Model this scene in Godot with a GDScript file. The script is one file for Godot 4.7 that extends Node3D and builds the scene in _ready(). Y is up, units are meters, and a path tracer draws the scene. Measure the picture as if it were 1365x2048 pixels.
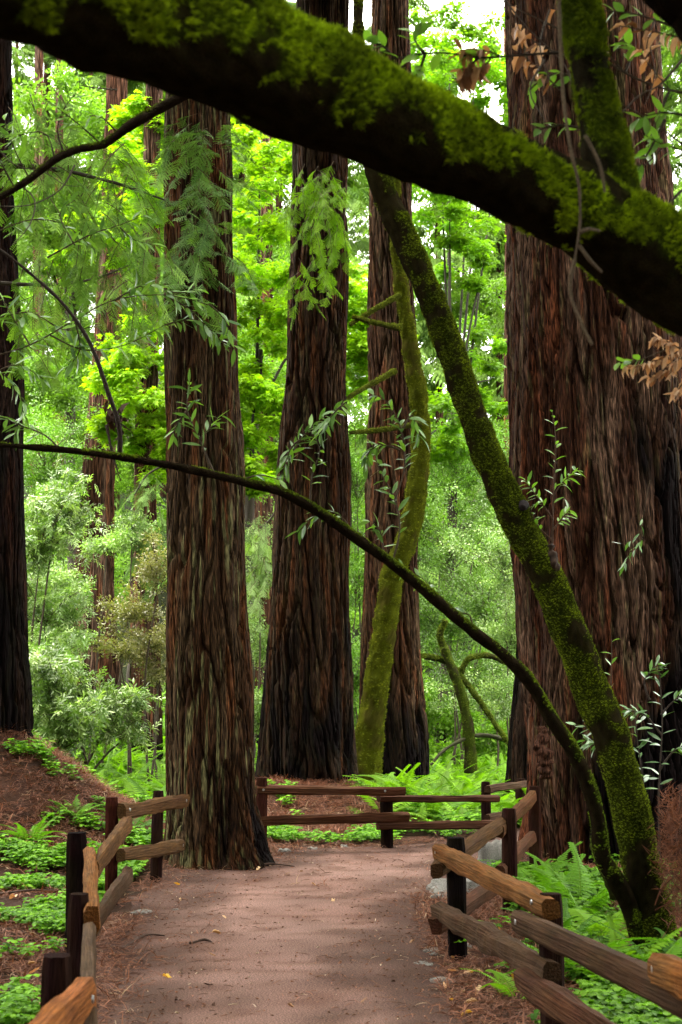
extends Node3D

# ---------------------------------------------------------------- measures
const F := 2844.0          # focal length in pixels of the photograph
const EYE := 1.65
const PITCH := 0.12095

var M := {}
var NG := FastNoiseLite.new()
var NA := FastNoiseLite.new()
var NB := FastNoiseLite.new()
var NC := FastNoiseLite.new()
var ND := FastNoiseLite.new()
var NE := FastNoiseLite.new()
var NF := FastNoiseLite.new()
var G := {}                # shared meshes
var counts := {}
var rng := RandomNumberGenerator.new()
var path_poly := PackedVector2Array()

class Geo:
	var v := PackedVector3Array()
	var c := PackedColorArray()
	var ix := PackedInt32Array()
	func add(p: Vector3, col := Color.WHITE) -> int:
		v.append(p)
		c.append(col)
		return v.size() - 1
	func tri(a: int, b: int, d: int) -> void:
		ix.append(a); ix.append(b); ix.append(d)
	func quad(a: int, b: int, d: int, e: int) -> void:
		ix.append(a); ix.append(b); ix.append(d)
		ix.append(a); ix.append(d); ix.append(e)
	func mesh(mat: Material = null) -> ArrayMesh:
		var n := PackedVector3Array()
		n.resize(v.size())
		for i in range(0, ix.size(), 3):
			var a := ix[i]
			var b := ix[i + 1]
			var d := ix[i + 2]
			var q := (v[d] - v[a]).cross(v[b] - v[a])
			n[a] += q
			n[b] += q
			n[d] += q
		for i in n.size():
			n[i] = n[i].normalized() if n[i].length_squared() > 1e-16 else Vector3.UP
		var s := []
		s.resize(Mesh.ARRAY_MAX)
		s[Mesh.ARRAY_VERTEX] = v
		s[Mesh.ARRAY_NORMAL] = n
		s[Mesh.ARRAY_COLOR] = c
		s[Mesh.ARRAY_INDEX] = ix
		var m := ArrayMesh.new()
		m.add_surface_from_arrays(Mesh.PRIMITIVE_TRIANGLES, s)
		if mat:
			m.surface_set_material(0, mat)
		return m

# ---------------------------------------------------------------- places
func px(x: float, y: float, d: float) -> Vector3:
	var u := (x - 682.5) / F
	var w := -(y - 1024.0) / F
	var dy := w * cos(PITCH) + sin(PITCH)
	var dz := -cos(PITCH) + w * sin(PITCH)
	return Vector3(u, dy, dz) * (d / -dz) + Vector3(0, EYE, 0)

func gd(x: float, y: float) -> Vector3:          # the ground seen at a pixel
	var d := 2.5
	while d < 90.0:
		var p := px(x, y, d)
		if p.y <= ground_h(p.x, p.z):
			return Vector3(p.x, ground_h(p.x, p.z), p.z)
		d += 0.04
	return px(x, y, 90.0)

func bump(x: float, z: float, cx: float, cz: float, r: float, amp: float) -> float:
	var q := (Vector2(x, z) - Vector2(cx, cz)).length() / r
	return amp * exp(-q * q)

func ground_h(x: float, z: float) -> float:
	var h := 0.0
	h += bump(x, z, -4.1, -15.0, 1.65, 1.42)
	h += bump(x, z, -0.45, -18.1, 1.45, 0.5)
	h += smoothstep(-1.2, -7.0, x) * smoothstep(-15.5, -27.0, z) * 1.7
	h += maxf(0.0, -z - 27.0) * 0.05 * smoothstep(1.0, -3.0, x)
	h += clampf(-z - 36.0, 0.0, 80.0) * 0.28
	h += maxf(0.0, absf(x) - 24.0) * 0.2
	var off := clampf((absf(x + 0.3) - 1.1) * 1.4, 0.0, 1.0)
	h += NG.get_noise_2d(x * 0.9, z * 0.9) * 0.05 * off + NG.get_noise_2d(x * 4.0 + 40.0, z * 4.0) * 0.016 * off
	return h

func on_path(x: float, z: float, grow := 0.0) -> bool:
	var p := Vector2(x, z)
	if Geometry2D.is_point_in_polygon(p, path_poly):
		return true
	return grow > 0.0 and edge_distance(p) < grow

func edge_distance(p: Vector2) -> float:
	var best := 1e9
	for i in path_poly.size():
		var q := Geometry2D.get_closest_point_to_segment(p, path_poly[i], path_poly[(i + 1) % path_poly.size()])
		best = minf(best, p.distance_squared_to(q))
	return sqrt(best)

# ---------------------------------------------------------------- nodes
func numbered(parent: Node, called: String) -> String:
	var key := str(parent.get_instance_id()) + called
	counts[key] = counts.get(key, 0) + 1
	return called if counts[key] == 1 else "%s_%03d" % [called, counts[key] - 1]

func tag(o: Node, label: String, category: String, group := "") -> Node:
	o.set_meta("label", label)
	o.set_meta("category", category)
	if group:
		o.set_meta("group", group)
	return o

func kind(o: Node, k: String) -> Node:
	o.set_meta("kind", k)
	return o

func thing(called: String, label: String, category: String, at := Vector3.ZERO, group := "") -> Node3D:
	var o := Node3D.new()
	o.name = numbered(self, called)
	add_child(o, true)
	o.position = at
	tag(o, label, category, group)
	return o

func put(parent: Node, called: String, mesh: Mesh, mat: Material, t := Transform3D()) -> MeshInstance3D:
	var o := MeshInstance3D.new()
	o.name = numbered(parent, called)
	o.mesh = mesh
	if mat:
		o.material_override = mat
	o.transform = t
	parent.add_child(o, true)
	return o

func scatter(parent: Node, called: String, mesh: Mesh, mat: Material, where: Array, tints: Array) -> MultiMeshInstance3D:
	var mm := MultiMesh.new()
	mm.transform_format = MultiMesh.TRANSFORM_3D
	mm.use_colors = true
	mm.mesh = mesh
	mm.instance_count = where.size()
	for i in where.size():
		mm.set_instance_transform(i, where[i])
		mm.set_instance_color(i, tints[i])
	var o := MultiMeshInstance3D.new()
	o.name = numbered(parent, called)
	o.multimesh = mm
	o.material_override = mat
	parent.add_child(o, true)
	kind(o, "stuff")
	return o

func aimed(dir: Vector3, up: Vector3) -> Basis:      # x along dir, y near up
	var x := dir.normalized()
	var z := x.cross(up)
	if z.length() < 0.01:
		z = x.cross(Vector3(0.3, 0.2, 0.9))
	z = z.normalized()
	return Basis(x, z.cross(x), z)

func rand_dir() -> Vector3:
	var z := rng.randf_range(-1, 1)
	var a := rng.randf() * TAU
	var r := sqrt(1.0 - z * z)
	return Vector3(cos(a) * r, z, sin(a) * r)

func mixc(a: Color, b: Color, vary := 0.18) -> Color:
	var t := a.lerp(b, rng.randf())
	var k := 1.0 + rng.randf_range(-vary, vary)
	return Color(t.r * k, t.g * k, t.b * k)

# ---------------------------------------------------------------- materials
func noise_tex(size: int, freq: float, octaves: int, lo: float, hi: float, seed_: int, kind_ := FastNoiseLite.TYPE_SIMPLEX_SMOOTH, warm := false) -> NoiseTexture2D:
	var n := FastNoiseLite.new()
	n.noise_type = kind_
	n.seed = seed_
	n.frequency = freq
	n.fractal_octaves = octaves
	var t := NoiseTexture2D.new()
	t.width = size
	t.height = size
	t.seamless = true
	t.noise = n
	var g := Gradient.new()
	g.set_color(0, Color(lo, lo, lo))
	g.set_color(1, Color(hi, hi, hi) if not warm else Color(hi, hi * 0.97, hi * 0.93))
	t.color_ramp = g
	return t

func surface(rough: float, tex: Texture2D, scale: Vector3, height: Texture2D, cm: float, world := true, spec := 0.4) -> StandardMaterial3D:
	var m := StandardMaterial3D.new()
	m.vertex_color_use_as_albedo = true
	m.roughness = rough
	m.metallic_specular = spec
	m.uv1_triplanar = true
	m.uv1_world_triplanar = world
	m.uv1_scale = scale
	m.uv1_triplanar_sharpness = 3.0
	if tex:
		m.albedo_texture = tex
	if height:
		m.heightmap_enabled = true
		m.heightmap_texture = height
		m.heightmap_scale = cm
	return m

func leaf_mat(rough: float, back: Color, spec := 0.5, albedo := Color.WHITE) -> StandardMaterial3D:
	var m := StandardMaterial3D.new()
	m.vertex_color_use_as_albedo = true
	m.albedo_color = albedo.linear_to_srgb()
	m.roughness = rough
	m.metallic_specular = spec
	m.cull_mode = BaseMaterial3D.CULL_DISABLED
	if back.r + back.g + back.b > 0.0:
		m.backlight_enabled = true
		m.backlight = back.linear_to_srgb()
	return m

func make_materials() -> void:
	var number := 100
	for n in [NG, NA, NB, NC, ND, NE, NF]:
		n.noise_type = FastNoiseLite.TYPE_SIMPLEX_SMOOTH
		n.frequency = 1.0
		n.fractal_type = FastNoiseLite.FRACTAL_NONE
		n.seed = number
		number += 17
	var bark := noise_tex(1024, 0.022, 4, 0.0, 1.0, 11)
	var bark_tint := noise_tex(1024, 0.035, 5, 0.05, 1.15, 12)
	var fine := noise_tex(1024, 0.06, 4, 0.0, 1.0, 13)
	var fine_tint := noise_tex(1024, 0.05, 4, 0.55, 1.0, 14)
	var grit := noise_tex(1024, 0.055, 5, 0.35, 1.0, 15, FastNoiseLite.TYPE_SIMPLEX_SMOOTH, true)
	var grain_tint := noise_tex(1024, 0.035, 5, 0.5, 1.0, 16)
	M.bark = surface(0.9, bark_tint, Vector3(2.0, 0.17, 2.0), bark, 1.6, true, 0.15)
	M.bark_far = surface(0.9, bark_tint, Vector3(0.9, 0.06, 0.9), bark, 4.0, true, 0.15)
	M.moss_bark = surface(1.0, fine_tint, Vector3(2.5, 2.5, 2.5), fine, 1.6, true, 0.05)
	M.twig = surface(0.8, fine_tint, Vector3(3, 3, 3), fine, 0.4, true, 0.3)
	M.ground = surface(0.95, fine_tint, Vector3(1.7, 1.7, 1.7), fine, 2.2, true, 0.2)
	M.path = surface(0.9, grit, Vector3(1.3, 1.3, 1.3), grit, 0.7, true, 0.2)
	M.wood = surface(0.85, grain_tint, Vector3(0.10, 2.6, 2.6), bark, 0.6, false, 0.15)
	M.post = surface(0.9, grain_tint, Vector3(3.2, 0.2, 3.2), bark, 0.7, false, 0.1)
	M.stone = surface(0.8, fine_tint, Vector3(1.6, 1.6, 1.6), fine, 1.5, true, 0.4)
	M.steel = StandardMaterial3D.new()
	M.steel.albedo_color = Color(0.62, 0.63, 0.64)
	M.steel.metallic = 0.9
	M.steel.roughness = 0.35
	M.maple = leaf_mat(0.5, Color(1.0, 1.0, 0.35), 0.4)
	M.leaf = leaf_mat(0.5, Color(0.7, 0.85, 0.2), 0.3)
	M.glossy = leaf_mat(0.36, Color(0.55, 0.7, 0.2), 0.5)
	M.needle = leaf_mat(0.65, Color(0.6, 0.75, 0.2), 0.2)
	M.fern = leaf_mat(0.55, Color(0.8, 0.95, 0.25), 0.25)
	M.moss = leaf_mat(0.8, Color(0.5, 0.55, 0.1), 0.2)
	M.dry = leaf_mat(0.7, Color(0.35, 0.25, 0.12), 0.3)

# ---------------------------------------------------------------- tubes
func resample(pts: Array, rad: Array, step: float) -> Array:     # smooth curve through points, evenly spaced
	var p := PackedVector3Array()
	var r := PackedFloat32Array()
	var n := pts.size()
	for i in n - 1:
		var a: Vector3 = pts[maxi(i - 1, 0)]
		var b: Vector3 = pts[i]
		var c: Vector3 = pts[i + 1]
		var d: Vector3 = pts[mini(i + 2, n - 1)]
		var k := maxi(1, int(ceil(b.distance_to(c) / step)))
		for j in k:
			var t := float(j) / k
			p.append(b.cubic_interpolate(c, a, d, t))
			r.append(lerpf(rad[i], rad[i + 1], smoothstep(0.0, 1.0, t)))
	p.append(pts[n - 1])
	r.append(rad[n - 1])
	return [p, r]

func tube(g: Geo, p: PackedVector3Array, r: PackedFloat32Array, seg: int, shape: Callable, tint: Callable) -> void:
	# shape(point, angle, along) -> extra radius; tint(point, outward) -> colour
	var first := g.v.size()
	var n := p.size()
	var t := (p[1] - p[0]).normalized()
	var side := t.cross(Vector3(0.31, 0.2, 0.93)).normalized()
	var along := 0.0
	for j in n:
		var tn := (p[mini(j + 1, n - 1)] - p[maxi(j - 1, 0)]).normalized()
		side = (side - tn * side.dot(tn)).normalized()
		var other := tn.cross(side)
		if j > 0:
			along += p[j].distance_to(p[j - 1])
		for k in seg:
			var a := TAU * k / seg
			var o := side * cos(a) + other * sin(a)
			var q := p[j] + o * r[j]
			var e: float = shape.call(q, a, along)
			q += o * e
			g.add(q, tint.call(q, o))
	for j in n - 1:
		for k in seg:
			var k2 := (k + 1) % seg
			g.quad(first + j * seg + k, first + (j + 1) * seg + k, first + (j + 1) * seg + k2, first + j * seg + k2)
	var e0 := g.add(p[0], g.c[first])
	var e1 := g.add(p[n - 1], g.c[first + (n - 1) * seg])
	for k in seg:
		var k2 := (k + 1) % seg
		g.tri(e0, first + k, first + k2)
		g.tri(e1, first + (n - 1) * seg + k2, first + (n - 1) * seg + k)

func no_shape(_q: Vector3, _a: float, _l: float) -> float:
	return 0.0

func stick(pts: Array, r0: float, r1: float, tint: Color, seg := 6, step := 0.06, lumpy := 0.0) -> Geo:
	var g := Geo.new()
	var rad := []
	for i in pts.size():
		rad.append(lerpf(r0, r1, float(i) / (pts.size() - 1)))
	var s := resample(pts, rad, step)
	tube(g, s[0], s[1], seg, func(q, _a, _l): return NA.get_noise_3dv(q * 14.0) * lumpy, func(q, _o): return tint * (0.85 + 0.3 * absf(NB.get_noise_3dv(q * 20.0))))
	return g

# ---------------------------------------------------------------- leaves
func blade(g: Geo, at: Vector3, dir: Vector3, up: Vector3, length: float, width: float, curl: float, tint := Color.WHITE, profile := [0.0, 0.75, 1.0, 0.62, 0.0], fold := 0.12) -> void:
	var b := aimed(dir, up)
	var n := profile.size()
	var first := g.v.size()
	for i in n:
		var t := float(i) / (n - 1)
		var mid := at + b.x * (t * length) - b.y * (curl * length * t * t)
		var w: float = profile[i] * width * 0.5
		g.add(mid + b.z * w + b.y * (w * fold * 2.0), tint)
		g.add(mid, tint)
		g.add(mid - b.z * w + b.y * (w * fold * 2.0), tint)
	for i in n - 1:
		var q := first + i * 3
		g.quad(q, q + 3, q + 4, q + 1)
		g.quad(q + 1, q + 4, q + 5, q + 2)

func lobed(g: Geo, at: Vector3, dir: Vector3, up: Vector3, size: float) -> void:     # a five lobed maple leaf
	var b := aimed(dir, up)
	var c := g.add(at + b.x * size * 0.15)
	var first := g.v.size()
	var ang := [-2.5, -1.9, -1.25, -0.95, -0.62, -0.3, 0.0, 0.3, 0.62, 0.95, 1.25, 1.9, 2.5]
	var rad := [0.22, 0.48, 0.3, 0.72, 0.36, 0.5, 0.95, 0.5, 0.36, 0.72, 0.3, 0.48, 0.22]
	for i in ang.size():
		var r: float = rad[i] * size
		g.add(at + b.x * (cos(ang[i]) * r + size * 0.15) + b.z * sin(ang[i]) * r - b.y * r * r / size * 0.25)
	for i in ang.size() - 1:
		g.tri(c, first + i, first + i + 1)

func make_leaf_meshes() -> void:
	rng.seed = 77
	# a single long bay leaf, one unit long
	for k in 4:
		var g := Geo.new()
		blade(g, Vector3.ZERO, Vector3.RIGHT, Vector3.UP, 1.0, [0.24, 0.27, 0.22, 0.25][k], [0.12, 0.3, 0.02, 0.22][k], Color.WHITE, [0.03, 0.55, 0.9, 1.0, 0.85, 0.5, 0.0], [0.1, 0.18, 0.06, 0.22][k])
		G["bay_%d" % k] = g.mesh()
		var o := Geo.new()
		blade(o, Vector3.ZERO, Vector3.RIGHT, Vector3.UP, 1.0, [0.46, 0.5, 0.4, 0.44][k], [0.1, 0.25, -0.05, 0.2][k], Color.WHITE, [0.04, 0.6, 0.95, 1.0, 0.85, 0.5, 0.05], 0.1)
		G["oval_%d" % k] = o.mesh()
		var d := Geo.new()
		blade(d, Vector3.ZERO, Vector3.RIGHT, Vector3.UP, 1.0, [0.42, 0.36, 0.48, 0.3][k], [0.5, -0.3, 0.8, 0.3][k], Color.WHITE, [0.04, 0.7, 0.95, 0.8, 0.95, 0.5, 0.05], [0.5, 0.35, 0.6, 0.8][k])
		G["dry_%d" % k] = d.mesh()
	# clusters for crowns
	for k in 3:
		var g := Geo.new()
		for i in 7:
			var a := rng.randf() * TAU
			var o := Vector3(cos(a), rng.randf_range(-0.35, 0.2), sin(a))
			lobed(g, o * rng.randf_range(0.04, 0.24), Vector3(cos(a + rng.randf_range(-0.6, 0.6)), rng.randf_range(-0.5, 0.0), sin(a)), Vector3(rng.randf_range(-0.4, 0.4), 1, rng.randf_range(-0.4, 0.4)), rng.randf_range(0.1, 0.17))
		G["maple_%d" % k] = g.mesh()
		var b := Geo.new()
		for i in 11:
			var t := i / 11.0
			var a := i * 2.4
			blade(b, Vector3(t * 0.22, -t * t * 0.05, 0), Vector3(0.8, cos(a) * 0.5 - 0.25, sin(a)), Vector3(0.1, 1, cos(a) * 0.5), rng.randf_range(0.07, 0.11), 0.024, 0.15, Color.WHITE, [0.1, 0.9, 0.8, 0.0])
		G["bay_cluster_%d" % k] = b.mesh()
		var s := Geo.new()
		for i in 16:
			var o := rand_dir() * rng.randf_range(0.03, 0.15)
			blade(s, o, (o.normalized() + rand_dir() * 0.8), Vector3(rng.randf_range(-0.6, 0.6), 1, rng.randf_range(-0.6, 0.6)), rng.randf_range(0.04, 0.065), rng.randf_range(0.022, 0.032), 0.1, Color.WHITE, [0.1, 1.0, 0.7, 0.0])
		G["small_cluster_%d" % k] = s.mesh()
		# flat redwood spray: a twig with side twigs, each set with two rows of needles
		var n := Geo.new()
		spray(n, Vector3.ZERO, Vector3(1, 0, 0), 0.34, 0.024, 18)
		for i in 6:
			var t := 0.12 + i * 0.14
			for sgn in [-1.0, 1.0]:
				if rng.randf() < 0.85:
					spray(n, Vector3(t * 0.34, -0.12 * t * t * 0.34, 0), Vector3(0.75, -0.15, sgn * rng.randf_range(0.7, 1.0)), (0.18 * (1.0 - t) + 0.05) * rng.randf_range(0.8, 1.2), 0.022, 9)
		G["spray_%d" % k] = n.mesh()
		# a coarser one for far conifers
		var f := Geo.new()
		for i in 12:
			var t := i / 12.0
			var sgn := -1.0 if i % 2 else 1.0
			blade(f, Vector3(t * 0.7, -0.2 * t * t, 0), Vector3(0.8, -0.25, sgn * 0.8), Vector3(rng.randf_range(-0.3, 0.3), 1, 0), 0.34 * (1.0 - t * 0.7), 0.06, 0.25, Color.WHITE, [0.5, 1.0, 0.5, 0.0])
		blade(f, Vector3.ZERO, Vector3(1, -0.15, 0), Vector3.UP, 0.8, 0.05, 0.15, Color.WHITE, [0.5, 1.0, 0.6, 0.0])
		G["bough_%d" % k] = f.mesh()
		# sorrel: three heart shaped leaflets on a stalk
		var r := Geo.new()
		for w in 3:
			var a := w * TAU / 3 + k
			for m in 3:
				var q := a + m * TAU / 3
				var top := Vector3(cos(a) * 0.05 * (1.0 if w > 0 else 0.0), 0.07 + 0.025 * w, sin(a) * 0.05)
				var dr := Vector3(cos(q), rng.randf_range(-0.25, 0.05), sin(q))
				blade(r, top, dr, Vector3.UP, 0.034, 0.04, 0.2, Color.WHITE, [0.05, 0.7, 1.0, 0.75], 0.15)
		G["sorrel_%d" % k] = r.mesh()
		# fern frond, one unit long, arching along x
		var e := Geo.new()
		var pn := 24
		for i in pn:
			var t := 0.1 + 0.9 * i / pn
			var at := Vector3(t, 0.42 * t - [0.55, 0.75, 0.4][k] * t * t, 0.02 * sin(t * 5.0))
			var w := sin(minf(1.0, t * 1.25 + 0.15) * PI * 0.93) * 0.15 + 0.012
			for sgn in [-1.0, 1.0]:
				blade(e, at, Vector3(0.35, -0.18 + rng.randf_range(-0.12, 0.12), sgn), Vector3(0, 1, 0), w * rng.randf_range(0.88, 1.05), 0.034, 0.15, Color.WHITE, [0.8, 1.0, 0.0], 0.1)
		for i in 8:
			var t := i / 8.0
			var t2 := (i + 1) / 8.0
			var kk: float = [0.55, 0.75, 0.4][k]
			var a := Vector3(t, 0.42 * t - kk * t * t, 0)
			var bb := Vector3(t2, 0.42 * t2 - kk * t2 * t2, 0)
			blade(e, a, bb - a, Vector3.UP, a.distance_to(bb), 0.012, 0.0, Color(0.9, 0.8, 0.5), [1.0, 1.0], 0.3)
		G["frond_%d" % k] = e.mesh()
		# moss tuft: upright and hanging hairs
		var h := Geo.new()
		for i in 16:
			var dr := Vector3(rng.randf_range(-0.9, 0.9), rng.randf_range(0.3, 1.0), rng.randf_range(-0.9, 0.9))
			blade(h, Vector3(rng.randf_range(-0.3, 0.3), -0.1, rng.randf_range(-0.3, 0.3)), dr, Vector3(dr.z, 0.2, -dr.x), rng.randf_range(0.6, 1.2), 0.16, 0.35, Color.WHITE * rng.randf_range(0.7, 1.15), [1.0, 0.8, 0.0], 0.2)
		G["tuft_%d" % k] = h.mesh()
		# needle litter: a dropped sprig, bent and thin
		var l := Geo.new()
		for i in 8:
			var dr := Vector3(rng.randf_range(-1, 1), rng.randf_range(-0.1, 0.3), rng.randf_range(-1, 1))
			blade(l, Vector3(rng.randf_range(-0.08, 0.08), 0.004, rng.randf_range(-0.08, 0.08)), dr, Vector3.UP, rng.randf_range(0.04, 0.10), rng.randf_range(0.003, 0.007), 0.3, Color.WHITE * rng.randf_range(0.6, 1.2), [0.4, 1.0, 0.7, 0.1], 0.3)
		G["litter_%d" % k] = l.mesh()

func spray(g: Geo, at: Vector3, dir: Vector3, length: float, needle: float, n: int) -> void:
	var b := aimed(dir, Vector3.UP)
	var droop := 0.12
	for i in n:
		var t := (i + 0.5) / n
		var p := at + b.x * t * length - b.y * droop * t * t * length
		for sgn in [-1.0, 1.0]:
			var tip: Vector3 = p + (b.x * 0.55 + b.z * sgn) * needle * (1.0 - 0.4 * t) + b.y * rng.randf_range(-0.2, 0.2) * needle
			var w: Vector3 = b.x * needle * 0.3
			var a := g.add(p - w)
			var c := g.add(p + w)
			var d := g.add(tip)
			if sgn > 0:
				g.tri(a, d, c)
			else:
				g.tri(a, c, d)
	var q := g.add(at + b.z * 0.0015)
	var r := g.add(at - b.z * 0.0015)
	var s := g.add(at + b.x * length - b.y * droop * length)
	g.tri(q, s, r)

# clumps of leaf clusters inside an ellipsoid; mode "flat" tiers, "droop" hanging sprays, "any"
func crown(parent: Node, called: String, what: String, mat: Material, blobs: Array, size: Vector2, ta: Color, tb: Color, mode := "any", variants := 3) -> void:
	var where := []
	var tints := []
	for q in variants:
		where.append([])
		tints.append([])
	for blob in blobs:
		var c: Vector3 = blob[0]
		var rad: Vector3 = blob[1]
		var subs := maxi(4, int(blob[2]) / 30)
		for s in subs:
			var o := rand_dir() * pow(rng.randf(), 0.4)
			var sc := c + o * rad
			var sr := maxf(0.16, (rad.x + rad.z) * 0.5 * rng.randf_range(0.10, 0.32))
			var shade := rng.randf_range(0.62, 1.25)
			for i in int(blob[2]) / subs:
				var d := rand_dir() * pow(rng.randf(), 0.5)
				d.y *= 0.45 if mode == "droop" else (0.6 if mode == "flat" else 0.85)
				var p := sc + d * sr
				var dir: Vector3
				var up := Vector3(rng.randf_range(-0.5, 0.5), 1, rng.randf_range(-0.5, 0.5))
				if mode == "droop":
					dir = Vector3(d.x + o.x * 0.7, rng.randf_range(-0.9, 0.0), d.z + o.z * 0.7)
				elif mode == "flat":
					dir = Vector3(rng.randf_range(-1, 1), rng.randf_range(-0.3, 0.1), rng.randf_range(-1, 1))
				else:
					dir = rand_dir()
				if dir.length() < 0.05:
					dir = Vector3.RIGHT
				var v := rng.randi() % variants
				where[v].append(Transform3D(aimed(dir, up).scaled_local(Vector3.ONE * rng.randf_range(size.x, size.y)), p))
				var t := mixc(ta, tb)
				tints[v].append(Color(t.r * shade, t.g * shade, t.b * shade))
	for v in variants:
		if where[v].size():
			scatter(parent, called, G["%s_%d" % [what, v]], mat, where[v], tints[v])

# ---------------------------------------------------------------- redwoods
func bark_depth(q: Vector3, freq: float, deep: float) -> float:
	var sway := ND.get_noise_3d(q.x * 1.1, q.y * 0.35, q.z * 1.1) * 0.07
	var p := Vector3((q.x + sway) * freq, q.y * freq * 0.085, (q.z + sway) * freq)
	var a: float = absf(NA.get_noise_3dv(p))
	var b: float = absf(NB.get_noise_3d(p.x * 2.7, p.y * 2.2, p.z * 2.7))
	var c: float = NC.get_noise_3d(p.x * 0.35, p.y * 0.8, p.z * 0.35)
	var plate: float = absf(NE.get_noise_3d(p.x * 0.7, q.y * 2.6, p.z * 0.7))
	return deep * (-1.4 * smoothstep(0.16, 0.0, a) - 0.55 * smoothstep(0.2, 0.0, b) + 0.9 * c - 0.22 * smoothstep(0.1, 0.0, plate))

func redwood(called: String, label: String, base: Vector3, prof: Array, opt: Dictionary) -> Node3D:
	# prof: [height over the base, radius, sideways, away]
	var t := thing(called, label, "redwood tree", base, opt.get("group", "redwoods beside the path" if opt.get("near", true) else "far redwood trunks"))
	var g := Geo.new()
	var seg: int = opt.get("seg", 200)
	var dy: float = opt.get("dy", 0.045)
	var top: float = prof[prof.size() - 1][0]
	var fine: float = opt.get("fine", top)
	var freq: float = opt.get("freq", 7.0)
	var deep: float = opt.get("deep", 0.035)
	var warm: Color = opt.get("warm", Color(0.115, 0.05, 0.026))
	var grey: Color = opt.get("grey", Color(0.125, 0.082, 0.056))
	var lichen: float = opt.get("lichen", 0.0)
	var black: Callable = opt.get("black", func(_q): return 0.0)
	var lobes: float = opt.get("lobes", 0.12)
	var sd: float = base.x * 3.1
	var y := -0.5
	var rows := 0
	while y <= top:
		var i := 0
		while i < prof.size() - 2 and y > prof[i + 1][0]:
			i += 1
		var a: Array = prof[i]
		var b: Array = prof[i + 1]
		var f := clampf((y - a[0]) / (b[0] - a[0]), 0.0, 1.0)
		var r := lerpf(a[1], b[1], f)
		var cx := lerpf(a[2], b[2], f)
		var cz := lerpf(a[3], b[3], f)
		var flare := exp(-maxf(y, 0.0) * 1.6)
		for k in seg:
			var th := TAU * k / seg
			var rr := r * (1.0 + lobes * flare * (sin(th * 5.0 + sd) * 0.6 + sin(th * 3.0 + sd * 2.0)) + 0.035 * NC.get_noise_3d(cos(th) * 1.5, y * 0.4 + sd, sin(th) * 1.5) + 0.018 * ND.get_noise_3d(cos(th) * 3.0, y * 1.7 + sd, sin(th) * 3.0))
			var q := Vector3(cx + cos(th) * rr, y, cz + sin(th) * rr)
			var w := q + Vector3(sd, 0, sd)
			var e := bark_depth(w, freq, deep)
			q += Vector3(cos(th), 0, sin(th)) * e
			var tone := NF.get_noise_3d(w.x * 3.0, w.y * 0.35, w.z * 3.0) * 0.5 + 0.5
			var fibre := NB.get_noise_3d(w.x * 26.0, w.y * 1.3, w.z * 26.0)
			var wear := NA.get_noise_3d(w.x * 6.5, w.y * 0.5, w.z * 6.5)
			var col := (warm * 0.75).lerp(grey, smoothstep(0.35, 0.72, tone)) * (1.0 + 0.6 * fibre)
			col = col.lerp(Color(warm.r * 1.9, warm.g * 1.55, warm.b * 1.3), smoothstep(0.32, 0.6, wear) * 0.8)
			col = col.lerp(warm * 0.5, smoothstep(-0.25, -0.55, wear) * 0.8)
			if lichen > 0.0:
				var m := smoothstep(0.40, 0.56, NE.get_noise_3d(w.x * 19.0, w.y * 1.3, w.z * 19.0) + 0.25 * ND.get_noise_3d(w.x, w.y * 0.3, w.z)) * lichen
				col = col.lerp(Color(0.30, 0.30, 0.13), m)
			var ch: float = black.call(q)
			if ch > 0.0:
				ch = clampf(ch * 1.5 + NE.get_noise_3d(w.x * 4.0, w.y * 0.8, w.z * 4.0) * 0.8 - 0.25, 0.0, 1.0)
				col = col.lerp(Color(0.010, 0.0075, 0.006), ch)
			g.add(q, col)
		rows += 1
		y += dy if y < fine else 0.5
	for j in rows - 1:
		for k in seg:
			var k2 := (k + 1) % seg
			g.quad(j * seg + k, j * seg + k2, (j + 1) * seg + k2, (j + 1) * seg + k)
	put(t, "trunk", g.mesh(), M.bark if opt.get("near", true) else M.bark_far)
	return t

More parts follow.
